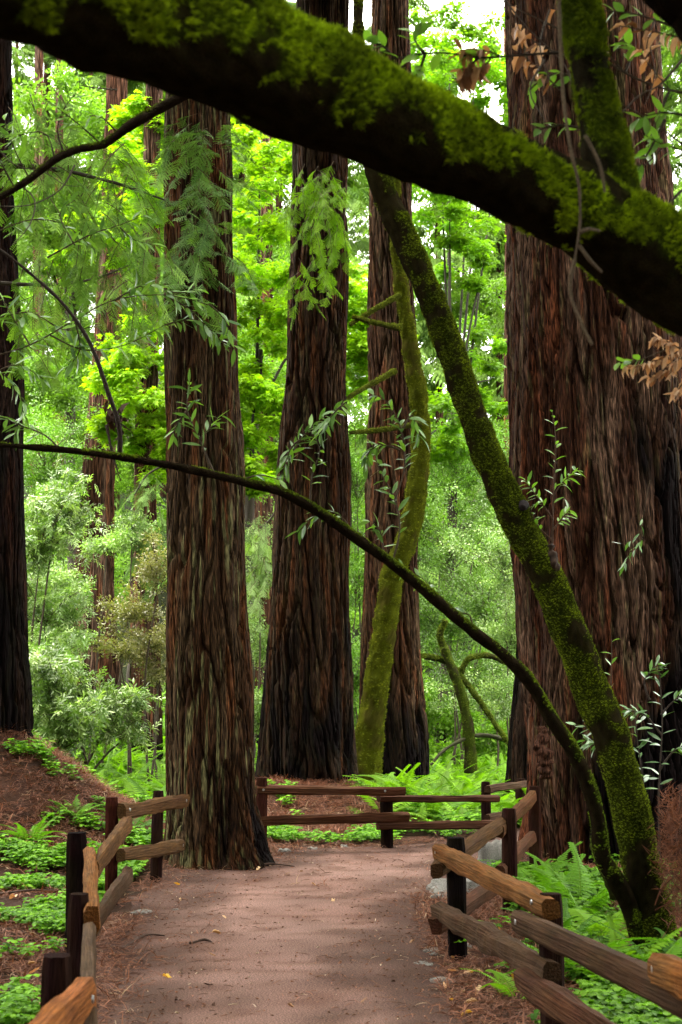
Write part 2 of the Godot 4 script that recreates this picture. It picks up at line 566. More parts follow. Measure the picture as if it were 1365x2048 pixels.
func sprays_at(parent: Node3D, called: String, spots: Array, count: int, size: Vector2, ta: Color, tb: Color, lean := Vector3.ZERO) -> void:
	# spots: [px x, px y, px half width, px half height, depth]; thin drooping twigs, each carrying sprays along it
	var where := [[], [], []]
	var tints := [[], [], []]
	var g := Geo.new()
	for s in spots:
		for i in count:
			var a := rng.randf() * TAU
			var rr := sqrt(rng.randf())
			var p := px(s[0] + cos(a) * rr * s[2], s[1] + sin(a) * rr * s[3], s[4] + rng.randf_range(-0.3, 0.3))
			var d := (Vector3(rng.randf_range(-1, 1), rng.randf_range(-0.7, 0.15), rng.randf_range(-0.6, 0.8)) + lean).normalized()
			var shade := rng.randf_range(0.75, 1.25)
			var end := p + d * 0.32 + Vector3(0, -0.1, 0)
			var st := stick([p, p + d * 0.16, end], 0.004, 0.002, Color(0.10, 0.06, 0.03), 4, 0.16)
			var off := g.v.size()
			g.v.append_array(st.v)
			g.c.append_array(st.c)
			for q in st.ix:
				g.ix.append(q + off)
			for j in 4:
				var t := 0.2 + j * 0.24
				var sd := 1.0 if j % 2 else -1.0
				var e := (d + d.cross(Vector3.UP) * sd * 0.8 + Vector3(0, -0.25, 0)).normalized()
				var v := rng.randi() % 3
				where[v].append(Transform3D(aimed(e, Vector3(rng.randf_range(-0.4, 0.4), 1, rng.randf_range(-0.4, 0.4))).scaled_local(Vector3.ONE * rng.randf_range(size.x, size.y)), p + d * 0.32 * t - Vector3(0, 0.1 * t * t, 0)))
				var c := mixc(ta, tb)
				tints[v].append(Color(c.r * shade, c.g * shade, c.b * shade))
	var inv := parent.transform.affine_inverse()
	for v in 3:
		for i in where[v].size():
			where[v][i] = inv * where[v][i]
		scatter(parent, called, G["spray_%d" % v], M.needle, where[v], tints[v])
	kind(put(parent, "twig_tangle", g.mesh(), M.twig, inv), "stuff")

# a leafy twig: the twig is a part of the thing, each leaf a part of the twig
func sprig(parent: Node3D, pts: Array, r0: float, leaves: int, length: Vector2, what: String, mat: Material, tint_names: Array, from := 0.2, spread := 0.9, bark := Color(0.09, 0.06, 0.035), down := 0.25) -> void:
	var inv := parent.transform.affine_inverse()
	var local := []
	for p in pts:
		local.append(inv * p)
	var tw := put(parent, "twig", stick(local, r0, r0 * 0.4, bark, 5, 0.05, r0 * 0.3).mesh(), M.twig)
	var c := Curve3D.new()
	for p in resample(local, range(local.size()), 0.04)[0]:
		c.add_point(p)
	var total := c.get_baked_length()
	for i in leaves:
		var f := lerpf(from, 1.0, (i + rng.randf()) / leaves)
		var p := c.sample_baked(f * total)
		var d := (c.sample_baked(minf(total, f * total + 0.03)) - c.sample_baked(maxf(0.0, f * total - 0.03))).normalized()
		var a := i * 2.4 + rng.randf_range(-0.5, 0.5)
		var s := d.cross(Vector3.UP)
		s = s.normalized() if s.length() > 0.1 else Vector3.RIGHT
		var o := s * cos(a) + s.cross(d) * sin(a) * 0.6
		var dir := d * rng.randf_range(0.3, 0.9) + o * spread + Vector3(0, -down * rng.randf_range(0.2, 1.8), 0)
		var b := aimed(dir, Vector3(rng.randf_range(-0.7, 0.7), 1, rng.randf_range(-0.4, 0.9)))
		put(tw, "leaf", G["%s_%d" % [what, rng.randi() % 4]], M[tint_names[rng.randi() % tint_names.size()]] if mat == null else mat, Transform3D(b.scaled_local(Vector3.ONE * rng.randf_range(length.x, length.y)), p))

func pxs(list: Array, d0: float, d1: float) -> Array:
	var out := []
	for i in list.size():
		out.append(px(list[i][0], list[i][1], lerpf(d0, d1, float(i) / maxi(1, list.size() - 1))))
	return out

# ---------------------------------------------------------------- mossy limbs
func moss_limb(parent: Node3D, called: String, pts: Array, rad: Array, seg: int, step: float, lump: float, bark: Color, moss: Color, cover: float, tufts: int, tuft: Vector2, ta: Color, tb: Color, cover2 := 9.0) -> MeshInstance3D:
	# cover: how far round from the top the moss reaches, -1 all round .. 1 none
	var g := Geo.new()
	var s := resample(pts, rad, step)
	var where := [[], [], []]
	var tints := [[], [], []]
	var y0: float = pts[0].y
	var y1: float = pts[pts.size() - 1].y
	var mossy := func(q: Vector3, o: Vector3) -> float:
		var cv := cover if cover2 > 5.0 else lerpf(cover, cover2, clampf((q.y - y0) / (y1 - y0), 0.0, 1.0))
		return smoothstep(cv - 0.18, cv + 0.22, o.y + 0.55 * NC.get_noise_3dv(q * 5.5) + 0.25 * ND.get_noise_3dv(q * 15.0)) * smoothstep(-0.62, -0.3, NF.get_noise_3dv(q * 2.3) + 0.35 * NE.get_noise_3dv(q * 8.0))
	tube(g, s[0], s[1], seg, func(q, _a, _l): return lump * (NA.get_noise_3dv(q * 3.5) + 0.5 * NB.get_noise_3dv(q * 11.0) + 0.25 * NE.get_noise_3dv(q * 30.0)),
		func(q, o): return (bark * (1.0 + 0.5 * NB.get_noise_3dv(q * 25.0))).lerp(moss * (1.0 + 0.4 * NF.get_noise_3dv(q * 9.0)), mossy.call(q, o)))
	var me := put(parent, called, g.mesh(), M.moss_bark)
	var n: int = s[0].size()
	var tries := 0
	var made := 0
	while made < tufts and tries < tufts * 6:
		tries += 1
		var j := rng.randi() % (n - 1)
		var k := rng.randi() % seg
		var fa := rng.randf()
		var q := g.v[j * seg + k].lerp(g.v[(j + 1) * seg + k], fa).lerp(g.v[j * seg + (k + 1) % seg].lerp(g.v[(j + 1) * seg + (k + 1) % seg], fa), rng.randf())
		var o: Vector3 = (q - s[0][j].lerp(s[0][j + 1], 0.5)).normalized()
		var m: float = mossy.call(q, o)
		if rng.randf() > m:
			continue
		made += 1
		var v := rng.randi() % 3
		var up: Vector3 = (o + Vector3(0, -0.9 * clampf(1.0 - o.y, 0.0, 1.0), 0) + rand_dir() * 0.35).normalized()
		where[v].append(Transform3D(aimed(up.cross(rand_dir()), up).scaled_local(Vector3.ONE * rng.randf_range(tuft.x, tuft.y)), q))
		var t := mixc(ta, tb, 0.3)
		var k2 := 1.0 + 0.5 * NF.get_noise_3dv(q * 9.0)
		tints[v].append(Color(t.r * k2, t.g * k2, t.b))
	for v in 3:
		if where[v].size():
			scatter(me, "moss", G["tuft_%d" % v], M.moss, where[v], tints[v])
	return me

# ---------------------------------------------------------------- fences
func beam(along: int, length: float, w: float, h: float, sd: float, rough: float, tint: Color, tint2: Color, cut := 0.25) -> Geo:
	# a split beam along local x (0) or y (1): eight edges, uneven along its length
	var g := Geo.new()
	var n := maxi(4, int(length / 0.06))
	var ring := [Vector2(-1, -0.6), Vector2(-0.6, -1), Vector2(0.55, -1), Vector2(1, -0.62), Vector2(1, 0.5), Vector2(0.6, 1), Vector2(-0.5, 1), Vector2(-1, 0.65)]
	for j in n + 1:
		var t := float(j) / n
		var lx := t * length
		for k in 8:
			var c: Vector2 = ring[k]
			var e := 1.0 + rough * (NA.get_noise_3d(lx * 1.3 + sd, k * 7.3, sd) * 1.0 + 0.5 * NB.get_noise_3d(lx * 4.5, k * 3.1 + sd, sd))
			var wx := NC.get_noise_2d(lx * 0.7 + sd, 3.0) * rough * 0.5
			var end := 1.0 - cut * 0.16 * (smoothstep(0.03, 0.0, lx) + smoothstep(0.03, 0.0, length - lx))
			var y := (c.y * e + wx) * h * 0.5 * end
			var z := c.x * e * w * 0.5 * end
			var slant := cut * 0.12 * c.y * w * (1.0 if j == n else (-1.0 if j == 0 else 0.0))
			var tone := NF.get_noise_3d(lx * 2.0, c.y + sd, c.x) * 0.5 + 0.5
			var streak := NE.get_noise_3d(lx * 1.5, k * 5.0, sd * 2.0)
			var col := tint.lerp(tint2, tone) * (1.0 + 0.3 * streak)
			g.add(Vector3(lx + slant, y, z) if along == 0 else Vector3(z, lx, y), col)
	for j in n:
		for k in 8:
			var k2 := (k + 1) % 8
			if along == 0:
				g.quad(j * 8 + k, (j + 1) * 8 + k, (j + 1) * 8 + k2, j * 8 + k2)
			else:
				g.quad(j * 8 + k, (j + 1) * 8 + k, (j + 1) * 8 + k2, j * 8 + k2)
	for e in [0, n]:
		var ctr := Vector3.ZERO
		for k in 8:
			ctr += g.v[e * 8 + k]
		var c := g.add(ctr / 8.0, g.c[e * 8] * 0.8)
		var f := g.v.size()
		for k in 8:
			g.add(g.v[e * 8 + k], g.c[e * 8 + k] * 0.8)
		for k in 8:
			var k2 := (k + 1) % 8
			if e == 0:
				g.tri(c, f + k, f + k2)
			else:
				g.tri(c, f + k2, f + k)
	return g

func flat_shaded(g: Geo) -> Geo:       # split edges so that sawn faces stay crisp
	var o := Geo.new()
	for i in range(0, g.ix.size(), 6):
		if i + 5 < g.ix.size():
			for q in 6:
				o.ix.append(o.add(g.v[g.ix[i + q]], g.c[g.ix[i + q]]))
	return o

func rail(parent: Node3D, a: Vector3, b: Vector3, w: float, h: float, sd: float, tint: Color, tint2: Color, rough := 0.28, bolts := []) -> MeshInstance3D:
	var g := beam(0, a.distance_to(b), w, h, sd, rough, tint, tint2)
	var bs := aimed(b - a, Vector3.UP)
	var o := put(parent, "rail", flat_shaded(g).mesh(), M.wood, parent.transform.affine_inverse() * Transform3D(bs, a))
	for q in bolts:      # [distance from a, side -1 or 1]
		var bo := put(o, "bolt", G.bolt, M.steel, Transform3D(Basis(Vector3.RIGHT, PI / 2 * q[1]), Vector3(q[0], h * 0.08, q[1] * w * 0.47)))
		bo.set_meta("label", "steel bolt head")
	return o

func post(parent: Node3D, at: Vector3, height: float, w: float, sd: float, turn: float, tint := Color(0.020, 0.010, 0.0075)) -> MeshInstance3D:
	var g := beam(1, height + 0.35, w, w, sd, 0.07, tint, tint * 1.5, 0.8)
	var tilt := Basis(Vector3.UP, turn) * Basis(Vector3.RIGHT, sin(sd) * 0.015) * Basis(Vector3.BACK, cos(sd * 1.7) * 0.015)
	return put(parent, "post", flat_shaded(g).mesh(), M.post, parent.transform.affine_inverse() * Transform3D(tilt, at - Vector3(0, 0.35, 0)))

# ---------------------------------------------------------------- ferns and shrubs
func fern(at: Vector3, fronds: int, size: float, mat: Material, label: String, group := "", tilt := 0.0) -> Node3D:
	var t := thing("sword_fern", label, "fern", at, group)
	t.rotation.y = rng.randf() * TAU
	for i in fronds:
		var a := TAU * (i + rng.randf() * 0.6) / fronds
		var up := rng.randf_range(0.25, 0.95) + tilt
		var b := Basis(Vector3.UP, a) * Basis(Vector3.BACK, up * 0.75) * Basis(Vector3.RIGHT, rng.randf_range(-0.35, 0.35))
		put(t, "frond", G["frond_%d" % (rng.randi() % 3)], mat, Transform3D(b.scaled_local(Vector3.ONE * size * rng.randf_range(0.7, 1.1)), Vector3(cos(a), 0, -sin(a)) * 0.03))
	return t

func shrub(called: String, label: String, base: Vector3, blobs: Array, what: String, mat: Material, size: Vector2, ta: Color, tb: Color, group := "", mode := "any") -> Node3D:
	var t := thing(called, label, "shrub", base, group)
	# branches fan out into every clump; leaf clusters sit along their outer halves in ragged tiers
	var where := [[], [], []]
	var tints := [[], [], []]
	var twigs := Geo.new()
	for b in blobs:
		var c: Vector3 = b[0] - base
		var r: Vector3 = b[1]
		var heart := c - Vector3(0, r.y * 0.7, 0)
		var root := Vector3(rng.randf_range(-0.3, 0.3), -0.1, rng.randf_range(-0.2, 0.2))
		put(t, "stem", stick([root, root.lerp(heart, 0.5) + Vector3(rng.randf_range(-0.15, 0.15), 0.15, 0), heart], 0.022, 0.010, Color(0.10, 0.075, 0.05), 5, 0.25).mesh(), M.twig)
		var n := maxi(5, int(b[2]) / 15)
		for i in n:
			var o := rand_dir()
			var end := c + Vector3(o.x * r.x, (o.y * 0.75 + 0.2) * r.y, o.z * r.z) * rng.randf_range(0.5, 1.75)
			var from := heart.lerp(c, rng.randf_range(0.0, 0.8))
			var mid := from.lerp(end, 0.55) + Vector3(0, 0.12 * r.y, 0)
			var st := stick([from, mid, end], 0.007, 0.003, Color(0.10, 0.075, 0.05), 4, 0.3)
			var off := twigs.v.size()
			twigs.v.append_array(st.v)
			twigs.c.append_array(st.c)
			for q in st.ix:
				twigs.ix.append(q + off)
			var shade := rng.randf_range(0.6, 1.25)
			for k in 16:
				var f := sqrt(rng.randf())
				var p := from.lerp(mid, f * 2.0) if f < 0.5 else mid.lerp(end, f * 2.0 - 1.0)
				p += Vector3(rng.randf_range(-1, 1), rng.randf_range(-0.5, 0.5), rng.randf_range(-1, 1)) * 0.11 * rng.randf_range(0.4, 1.6)
				var v := rng.randi() % 3
				where[v].append(Transform3D(aimed(rand_dir(), Vector3(rng.randf_range(-0.5, 0.5), 1, rng.randf_range(-0.5, 0.5))).scaled_local(Vector3.ONE * rng.randf_range(size.x, size.y)), p))
				var u := rng.randf()
				var col := ta.lerp(tb, u * u) * shade * rng.randf_range(0.85, 1.15)
				tints[v].append(col)
	kind(put(t, "twig_tangle", twigs.mesh(), M.twig), "stuff")
	for v in 3:
		scatter(t, "foliage", G["%s_%d" % [what, v]], mat, where[v], tints[v])
	if mode == "none":
		return null
	return t

func broadleaf(label: String, trunk: Array, r0: float, r1: float, blobs: Array, what: String, mat: Material, size: Vector2, ta: Color, tb: Color, called := "maple_tree", group := "leafy trees beyond the redwoods") -> Node3D:
	var base: Vector3 = trunk[0]
	var t := thing(called, label, "tree", base, group)
	var local := []
	for p in trunk:
		local.append(p - base)
	put(t, "trunk", stick(local, r0, r1, Color(0.07, 0.055, 0.04), 9, 0.2, r0 * 0.2).mesh(), M.twig)
	var bl := []
	for b in blobs:
		var c: Vector3 = b[0] - base
		bl.append([c, b[1], b[2]])
		var from: Vector3 = local[local.size() - 1].lerp(local[maxi(0, local.size() - 2)], rng.randf())
		put(t, "limb", stick([from, from.lerp(c, 0.5) + Vector3(0, 0.3, 0), c], r1 * 0.55, 0.012, Color(0.035, 0.03, 0.016), 6, 0.25).mesh(), M.twig)
	crown(t, "crown", what, mat, bl, size, ta, tb, "flat")
	return t

func conifer(label: String, base: Vector3, height: float, r: float, reach: float, start: float, count: int, ta: Color, tb: Color, group: String) -> Node3D:
	var t := thing("conifer_tree", label, "redwood tree", base, group)
	var g := stick([Vector3(0, -0.5, 0), Vector3(0, height * 0.5, 0), Vector3(0, height, 0)], r, r * 0.2, Color(0.12, 0.06, 0.04), 16, 0.4, r * 0.1)
	put(t, "trunk", g.mesh(), M.bark_far)
	var where := [[], [], []]
	var tints := [[], [], []]
	var whorls := int(count / 26)
	for i in whorls:
		var f := float(i) / whorls
		var y := lerpf(start, height, f)
		var a := rng.randf() * TAU
		var l := reach * (1.0 - f * 0.8) * rng.randf_range(0.6, 1.1)
		var shade := rng.randf_range(0.75, 1.25)
		for k in 26:
			var s := rng.randf_range(0.02, 1.0)
			var d := Vector3(cos(a), 0, sin(a))
			var p := d * l * s + Vector3(0, y - l * s * s * 0.35, 0) + d.cross(Vector3.UP) * rng.randf_range(-0.5, 0.5) * (1.2 - s * 0.6)
			var e := d + d.cross(Vector3.UP) * rng.randf_range(-1.2, 1.2) + Vector3(0, rng.randf_range(-1.1, -0.1), 0)
			var v := rng.randi() % 3
			where[v].append(Transform3D(aimed(e, Vector3(rng.randf_range(-0.3, 0.3), 1, rng.randf_range(-0.3, 0.3))).scaled_local(Vector3.ONE * rng.randf_range(0.8, 1.6)), p))
			var c := mixc(ta, tb)
			tints[v].append(Color(c.r * shade, c.g * shade, c.b * shade))
	for v in 3:
		scatter(t, "crown", G["bough_%d" % v], M.needle, where[v], tints[v])
	return t

# ================================================================ the scene
func _ready() -> void:
	setup_light()
	make_materials()
	make_leaf_meshes()
	make_rest()

func setup_light() -> void:
	var cam := Camera3D.new()
	cam.name = "camera"
	cam.position = Vector3(0, EYE, 0)
	cam.rotation = Vector3(PITCH, 0, 0)
	var att := CameraAttributesPhysical.new()
	att.frustum_focal_length = 12.0 / (1024.0 / F)
	att.frustum_near = 0.05
	att.frustum_far = 600.0
	att.frustum_focus_distance = 12.5
	att.exposure_aperture = 3.4
	cam.attributes = att
	add_child(cam)
	cam.current = true

	var env := Environment.new()
	env.background_mode = Environment.BG_SKY
	var sm := ProceduralSkyMaterial.new()
	sm.sky_top_color = Color(0.92, 0.92, 0.89)
	sm.sky_horizon_color = Color(0.93, 0.93, 0.89)
	sm.sky_curve = 0.2
	sm.ground_bottom_color = Color(0.12, 0.11, 0.09)
	sm.ground_horizon_color = Color(0.3, 0.3, 0.28)
	sm.sun_angle_max = 1.0
	var sky := Sky.new()
	sky.sky_material = sm
	env.sky = sky
	env.background_energy_multiplier = 1.0
	env.tonemap_mode = Environment.TONE_MAPPER_LINEAR
	env.tonemap_exposure = 14.0
	env.sdfgi_enabled = true
	env.ssao_enabled = true
	env.ssil_enabled = true
	var we := WorldEnvironment.new()
	we.name = "world_environment"
	we.environment = env
	add_child(we)

	var sun := DirectionalLight3D.new()
	sun.name = "sun"
	sun.light_energy = 0.4
	sun.light_color = Color(1.0, 0.97, 0.9)
	sun.light_angular_distance = 45.0
	sun.shadow_enabled = true
	sun.sky_mode = DirectionalLight3D.SKY_MODE_LIGHT_ONLY
	add_child(sun)
	sun.look_at_from_position(Vector3.ZERO, Vector3(0.25, -1.0, 0.18), Vector3.FORWARD)

func make_rest() -> void:
	rng.seed = 4242
	var bolt := CylinderMesh.new()
	bolt.top_radius = 0.011
	bolt.bottom_radius = 0.016
	bolt.height = 0.014
	bolt.radial_segments = 10
	bolt.rings = 1
	G.bolt = bolt
	make_ground()
	make_near_redwoods()
	make_fences()
	make_mossy_trees()
	make_background()
	make_unseen_canopy()
	make_undergrowth()
	make_path_debris()
	make_twigs()
	make_small_things()

# ---------------------------------------------------------------- ground and path
func make_ground() -> void:
	var corner := []
	for q in [[195, 2040], [215, 1900], [290, 1790], [340, 1745], [440, 1740], [545, 1726], [562, 1706], [700, 1695], [860, 1688], [960, 1674]]:
		var p := px(q[0], q[1], 5.0)
		var f := EYE / (EYE - p.y)
		corner.append(Vector2(p.x * f, p.z * f))
	path_poly = PackedVector2Array([Vector2(-1.35, 1.5), Vector2(-1.25, -4.0)])
	for c in corner:
		path_poly.append(c)
	path_poly.append_array([Vector2(3.0, -16.6), Vector2(5.5, -17.6), Vector2(8.0, -19.5), Vector2(9.0, -17.5), Vector2(6.0, -15.6), Vector2(2.6, -15.3), Vector2(1.6, -14.3), Vector2(1.25, -12.9), Vector2(0.95, -11.6)])
	for q in [[880, 1800], [866, 1850], [856, 1900], [862, 1960], [915, 2040]]:
		var p := px(q[0], q[1], 5.0)
		var f := EYE / (EYE - p.y)
		path_poly.append(Vector2(p.x * f, p.z * f))
	path_poly.append_array([Vector2(0.62, -4.0), Vector2(0.7, 1.5)])

	var xs := []
	var zs := []
	var x := -170.0
	while x <= 170.0:
		xs.append(x)
		x += clampf(absf(x) * 0.09 - 0.35, 0.11, 8.0)
	var z := -240.0
	while z <= 40.0:
		zs.append(z)
		z += clampf((absf(z + 12.0) - 10.0) * 0.11, 0.12, 8.0)
	var g := Geo.new()
	for zz in zs:
		for xx in xs:
			var h := ground_h(xx, zz)
			var n: float = NA.get_noise_2d(xx * 1.3, zz * 1.3) * 0.5 + 0.5
			var n2: float = NB.get_noise_2d(xx * 5.0, zz * 5.0) * 0.5 + 0.5
			var col := Color(0.060, 0.034, 0.022).lerp(Color(0.105, 0.050, 0.032), n) * (0.7 + 0.6 * n2)
			if zz < -20.0:
				col = col.lerp(Color(0.022, 0.034, 0.010) * (0.6 + 0.8 * n2), smoothstep(-20.0, -26.0, zz) * 0.9)
			if on_path(xx, zz):
				h -= 0.03
			g.add(Vector3(xx, h, zz), col)
	var w := xs.size()
	for j in zs.size() - 1:
		for i in w - 1:
			var a := j * w + i
			g.quad(a, a + 1, a + w + 1, a + w)
	kind(put(self, "ground", g.mesh(), M.ground), "structure")

	# the path: its rim dips under the litter along an uneven line
	var p := Geo.new()
	var step := 0.085
	var nx := int(11.0 / step)
	var nz := int(21.5 / step)
	var index := {}
	for j in nz:
		for i in nx:
			var q := Vector2(-2.0 + i * step, 1.4 - j * step)
			var e := edge_distance(q)
			var sd := e if Geometry2D.is_point_in_polygon(q, path_poly) else -e
			sd += NA.get_noise_2d(q.x * 1.7, q.y * 1.7) * 0.10 + NB.get_noise_2d(q.x * 6.0, q.y * 6.0) * 0.05
			if sd < -0.22:
				continue
			var hh := ground_h(q.x, q.y) * smoothstep(0.4, -0.1, sd) + clampf(sd * 0.16, -0.05, 0.014) + NC.get_noise_2d(q.x * 0.8, q.y * 0.8) * 0.008
			var n: float = ND.get_noise_2d(q.x * 0.8 + 9.0, q.y * 0.8) * 0.5 + 0.5
			var n2: float = NE.get_noise_2d(q.x * 4.0, q.y * 4.0) * 0.5 + 0.5
			var col := Color(0.385, 0.24, 0.212).lerp(Color(0.30, 0.172, 0.146), n) * (0.95 + 0.1 * n2) * (1.0 + 0.16 * NA.get_noise_2d(q.x * 1.6, q.y * 0.7))
			var rust := smoothstep(0.5, 0.85, NF.get_noise_2d(q.x * 2.2, q.y * 3.2) * 0.5 + 0.5)
			col = col.lerp(Color(0.15, 0.070, 0.045), rust * 0.6)
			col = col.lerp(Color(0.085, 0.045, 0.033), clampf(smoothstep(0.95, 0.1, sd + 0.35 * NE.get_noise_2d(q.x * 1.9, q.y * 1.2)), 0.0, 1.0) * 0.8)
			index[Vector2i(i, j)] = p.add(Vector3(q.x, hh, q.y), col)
	for key in index:
		var k: Vector2i = key
		var b: int = index.get(k + Vector2i(1, 0), -1)
		var c: int = index.get(k + Vector2i(1, 1), -1)
		var d: int = index.get(k + Vector2i(0, 1), -1)
		if b >= 0 and c >= 0 and d >= 0:
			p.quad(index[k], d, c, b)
	kind(put(self, "path", p.mesh(), M.path), "structure")

# ---------------------------------------------------------------- the redwoods beside the path
func at_height(x0: float, x1: float, y: float, d: float) -> Array:      # trunk seen between two pixel columns: [height, radius, x]
	var a := px(x0, y, d)
	var b := px(x1, y, d)
	return [a.y, (b.x - a.x) * 0.5, (a.x + b.x) * 0.5]

func profile(list: Array, d: float, base_y: float, top: float, base_x: float, flare := 1.0) -> Array:
	# list from the ground up of [x left, x right, y] in the photograph
	var out := []
	for q in list:
		var m := at_height(q[0], q[1], q[2], d)
		out.append([m[0] - base_y, m[1], m[2] - base_x, 0.0])
	out[0][0] = minf(out[0][0], 0.0)
	var last: Array = out[out.size() - 1]
	var before: Array = out[out.size() - 2]
	var k: float = (top - last[0]) / maxf(0.1, last[0] - before[0])
	out.append([top, maxf(last[1] * 0.72, last[1] + (last[1] - before[1]) * k * 0.4), last[2] + (last[2] - before[2]) * k * 0.5, 0.0])
	return out

func unseen_crown(t: Node3D, y0: float, y1: float, reach: float, count: int, sx := 0.0) -> void:  # crown out of view above its trunk, placed to shade the foreground
	var blobs := []
	for i in 9:
		var a := i * 2.4
		var y := lerpf(y0, y1, i / 8.0)
		blobs.append([Vector3(cos(a) * reach * 0.55 + sx, y, sin(a) * reach * 0.55), Vector3(reach * 0.6, 0.9, reach * 0.6), count / 9])
	crown(t, "crown", "bough", M.needle, blobs, Vector2(0.9, 1.7), Color(0.035, 0.075, 0.022), Color(0.07, 0.12, 0.03), "droop")

func make_near_redwoods() -> void:
	var b := px(440, 1735, 13.4)
	b.y = 0.0
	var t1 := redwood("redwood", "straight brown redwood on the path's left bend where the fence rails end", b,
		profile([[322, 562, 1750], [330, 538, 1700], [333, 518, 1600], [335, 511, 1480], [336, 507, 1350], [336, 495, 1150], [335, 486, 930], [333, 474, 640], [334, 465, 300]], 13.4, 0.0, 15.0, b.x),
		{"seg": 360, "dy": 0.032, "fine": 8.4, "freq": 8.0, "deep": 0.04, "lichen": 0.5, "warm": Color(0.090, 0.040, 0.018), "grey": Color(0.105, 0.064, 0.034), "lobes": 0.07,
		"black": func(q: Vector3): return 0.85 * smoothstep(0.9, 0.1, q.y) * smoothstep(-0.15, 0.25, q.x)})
	b = px(615, 1570, 18.4)
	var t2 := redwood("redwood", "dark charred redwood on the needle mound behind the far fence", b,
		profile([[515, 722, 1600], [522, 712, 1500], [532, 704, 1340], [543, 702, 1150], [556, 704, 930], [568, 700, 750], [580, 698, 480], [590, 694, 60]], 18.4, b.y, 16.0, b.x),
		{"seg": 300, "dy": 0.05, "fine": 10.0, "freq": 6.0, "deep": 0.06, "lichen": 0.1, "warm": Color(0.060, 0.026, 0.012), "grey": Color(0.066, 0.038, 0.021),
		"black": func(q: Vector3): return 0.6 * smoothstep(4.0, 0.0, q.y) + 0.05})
	b = px(787, 1592, 21.0)
	b.y = ground_h(b.x, b.z)
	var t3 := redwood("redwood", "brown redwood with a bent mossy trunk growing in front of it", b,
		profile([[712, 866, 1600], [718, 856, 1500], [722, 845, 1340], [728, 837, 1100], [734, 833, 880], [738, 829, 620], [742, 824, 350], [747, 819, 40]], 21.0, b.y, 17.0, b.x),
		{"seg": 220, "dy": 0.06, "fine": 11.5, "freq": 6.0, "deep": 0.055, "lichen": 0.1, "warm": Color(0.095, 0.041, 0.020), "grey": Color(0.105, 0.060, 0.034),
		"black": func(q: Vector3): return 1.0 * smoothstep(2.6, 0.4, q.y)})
	b = px(-22, 1560, 15.0)
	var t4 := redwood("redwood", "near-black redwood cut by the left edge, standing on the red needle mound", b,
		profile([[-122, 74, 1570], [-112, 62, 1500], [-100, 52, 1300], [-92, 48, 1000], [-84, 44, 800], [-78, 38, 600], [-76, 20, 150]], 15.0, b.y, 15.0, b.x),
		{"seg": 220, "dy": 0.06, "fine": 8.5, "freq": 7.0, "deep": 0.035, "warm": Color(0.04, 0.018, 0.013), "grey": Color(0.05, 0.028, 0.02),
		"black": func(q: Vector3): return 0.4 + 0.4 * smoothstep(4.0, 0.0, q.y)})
	b = px(1215, 1745, 14.0)
	b.y = 0.0
	var t5 := redwood("giant_redwood", "giant furrowed redwood filling the right side behind the leaning mossy trunk", b,
		profile([[1058, 1440, 1760], [1062, 1420, 1650], [1052, 1412, 1450], [1040, 1402, 1200], [1030, 1385, 950], [1022, 1366, 700], [1020, 1340, 450], [1018, 1316, 60]], 14.0, 0.0, 15.0, b.x),
		{"seg": 520, "dy": 0.038, "fine": 8.6, "freq": 5.5, "deep": 0.075, "lichen": 0.22, "warm": Color(0.112, 0.043, 0.023), "grey": Color(0.165, 0.093, 0.060), "lobes": 0.10,
		"black": func(q: Vector3): return 0.8 * smoothstep(5.2, 3.6, q.y) * smoothstep(0.12, 0.5, q.x + 0.12 * sin(q.y * 2.0)) + 1.0 * smoothstep(1.5, 0.5, q.y) * smoothstep(-0.55, -0.2, q.x)})
	# the burl on its left side
	var bp := px(1083, 1500, 13.0) - b
	var bg := Geo.new()
	var s := resample([bp + Vector3(0.03, 0.2, -0.03), bp + Vector3(0.0, 0.06, 0.02), bp + Vector3(0.02, -0.06, 0.02), bp + Vector3(0.05, -0.25, -0.04)], [0.03, 0.06, 0.07, 0.03], 0.015)
	tube(bg, s[0], s[1], 40, func(q, _a, _l): return 0.05 * NA.get_noise_3dv(q * 11.0) + 0.02 * NB.get_noise_3dv(q * 30.0), func(q, _o): return Color(0.12, 0.052, 0.032) * (1.0 + 0.5 * NC.get_noise_3dv(q * 18.0)))
	put(t5, "burl", bg.mesh(), M.bark).set_meta("label", "reddish knotted burl")
	b = px(1082, 1572, 19.0)
	b.y = ground_h(b.x, b.z)
	redwood("redwood", "dark redwood base showing between the giant redwood and the far fence", b,
		profile([[1010, 1160, 1580], [1018, 1150, 1480], [1034, 1140, 1340], [1042, 1130, 1100], [1046, 1124, 700]], 19.0, b.y, 14.0, b.x),
		{"seg": 160, "dy": 0.08, "freq": 7.0, "deep": 0.035, "warm": Color(0.09, 0.05, 0.035), "grey": Color(0.08, 0.06, 0.05), "black": func(_q): return 0.55})
	unseen_crown(t1, 12.0, 16.0, 3.4, 1500)
	unseen_crown(t4, 12.5, 16.0, 3.4, 1300)
	unseen_crown(t5, 12.5, 16.5, 4.0, 1800)
	unseen_crown(t2, 15.0, 18.0, 2.4, 300)
	sprays_at(t1, "hanging_spray", [[395, 260, 62, 40, 12.8], [420, 330, 58, 60, 12.7], [390, 420, 55, 60, 12.6], [420, 500, 50, 60, 12.7], [380, 560, 45, 40, 12.8]], 12, Vector2(0.4, 0.75), Color(0.08, 0.16, 0.05), Color(0.2, 0.32, 0.11))
	sprays_at(t2, "hanging_spray", [[610, 350, 60, 45, 17.3], [665, 350, 40, 40, 17.2], [620, 400, 60, 50, 17.2], [640, 470, 55, 50, 17.0], [660, 420, 40, 50, 17.0], [625, 540, 40, 40, 17.2]], 11, Vector2(0.36, 0.62), Color(0.085, 0.18, 0.010), Color(0.19, 0.33, 0.014), Vector3(0, -0.6, 0))

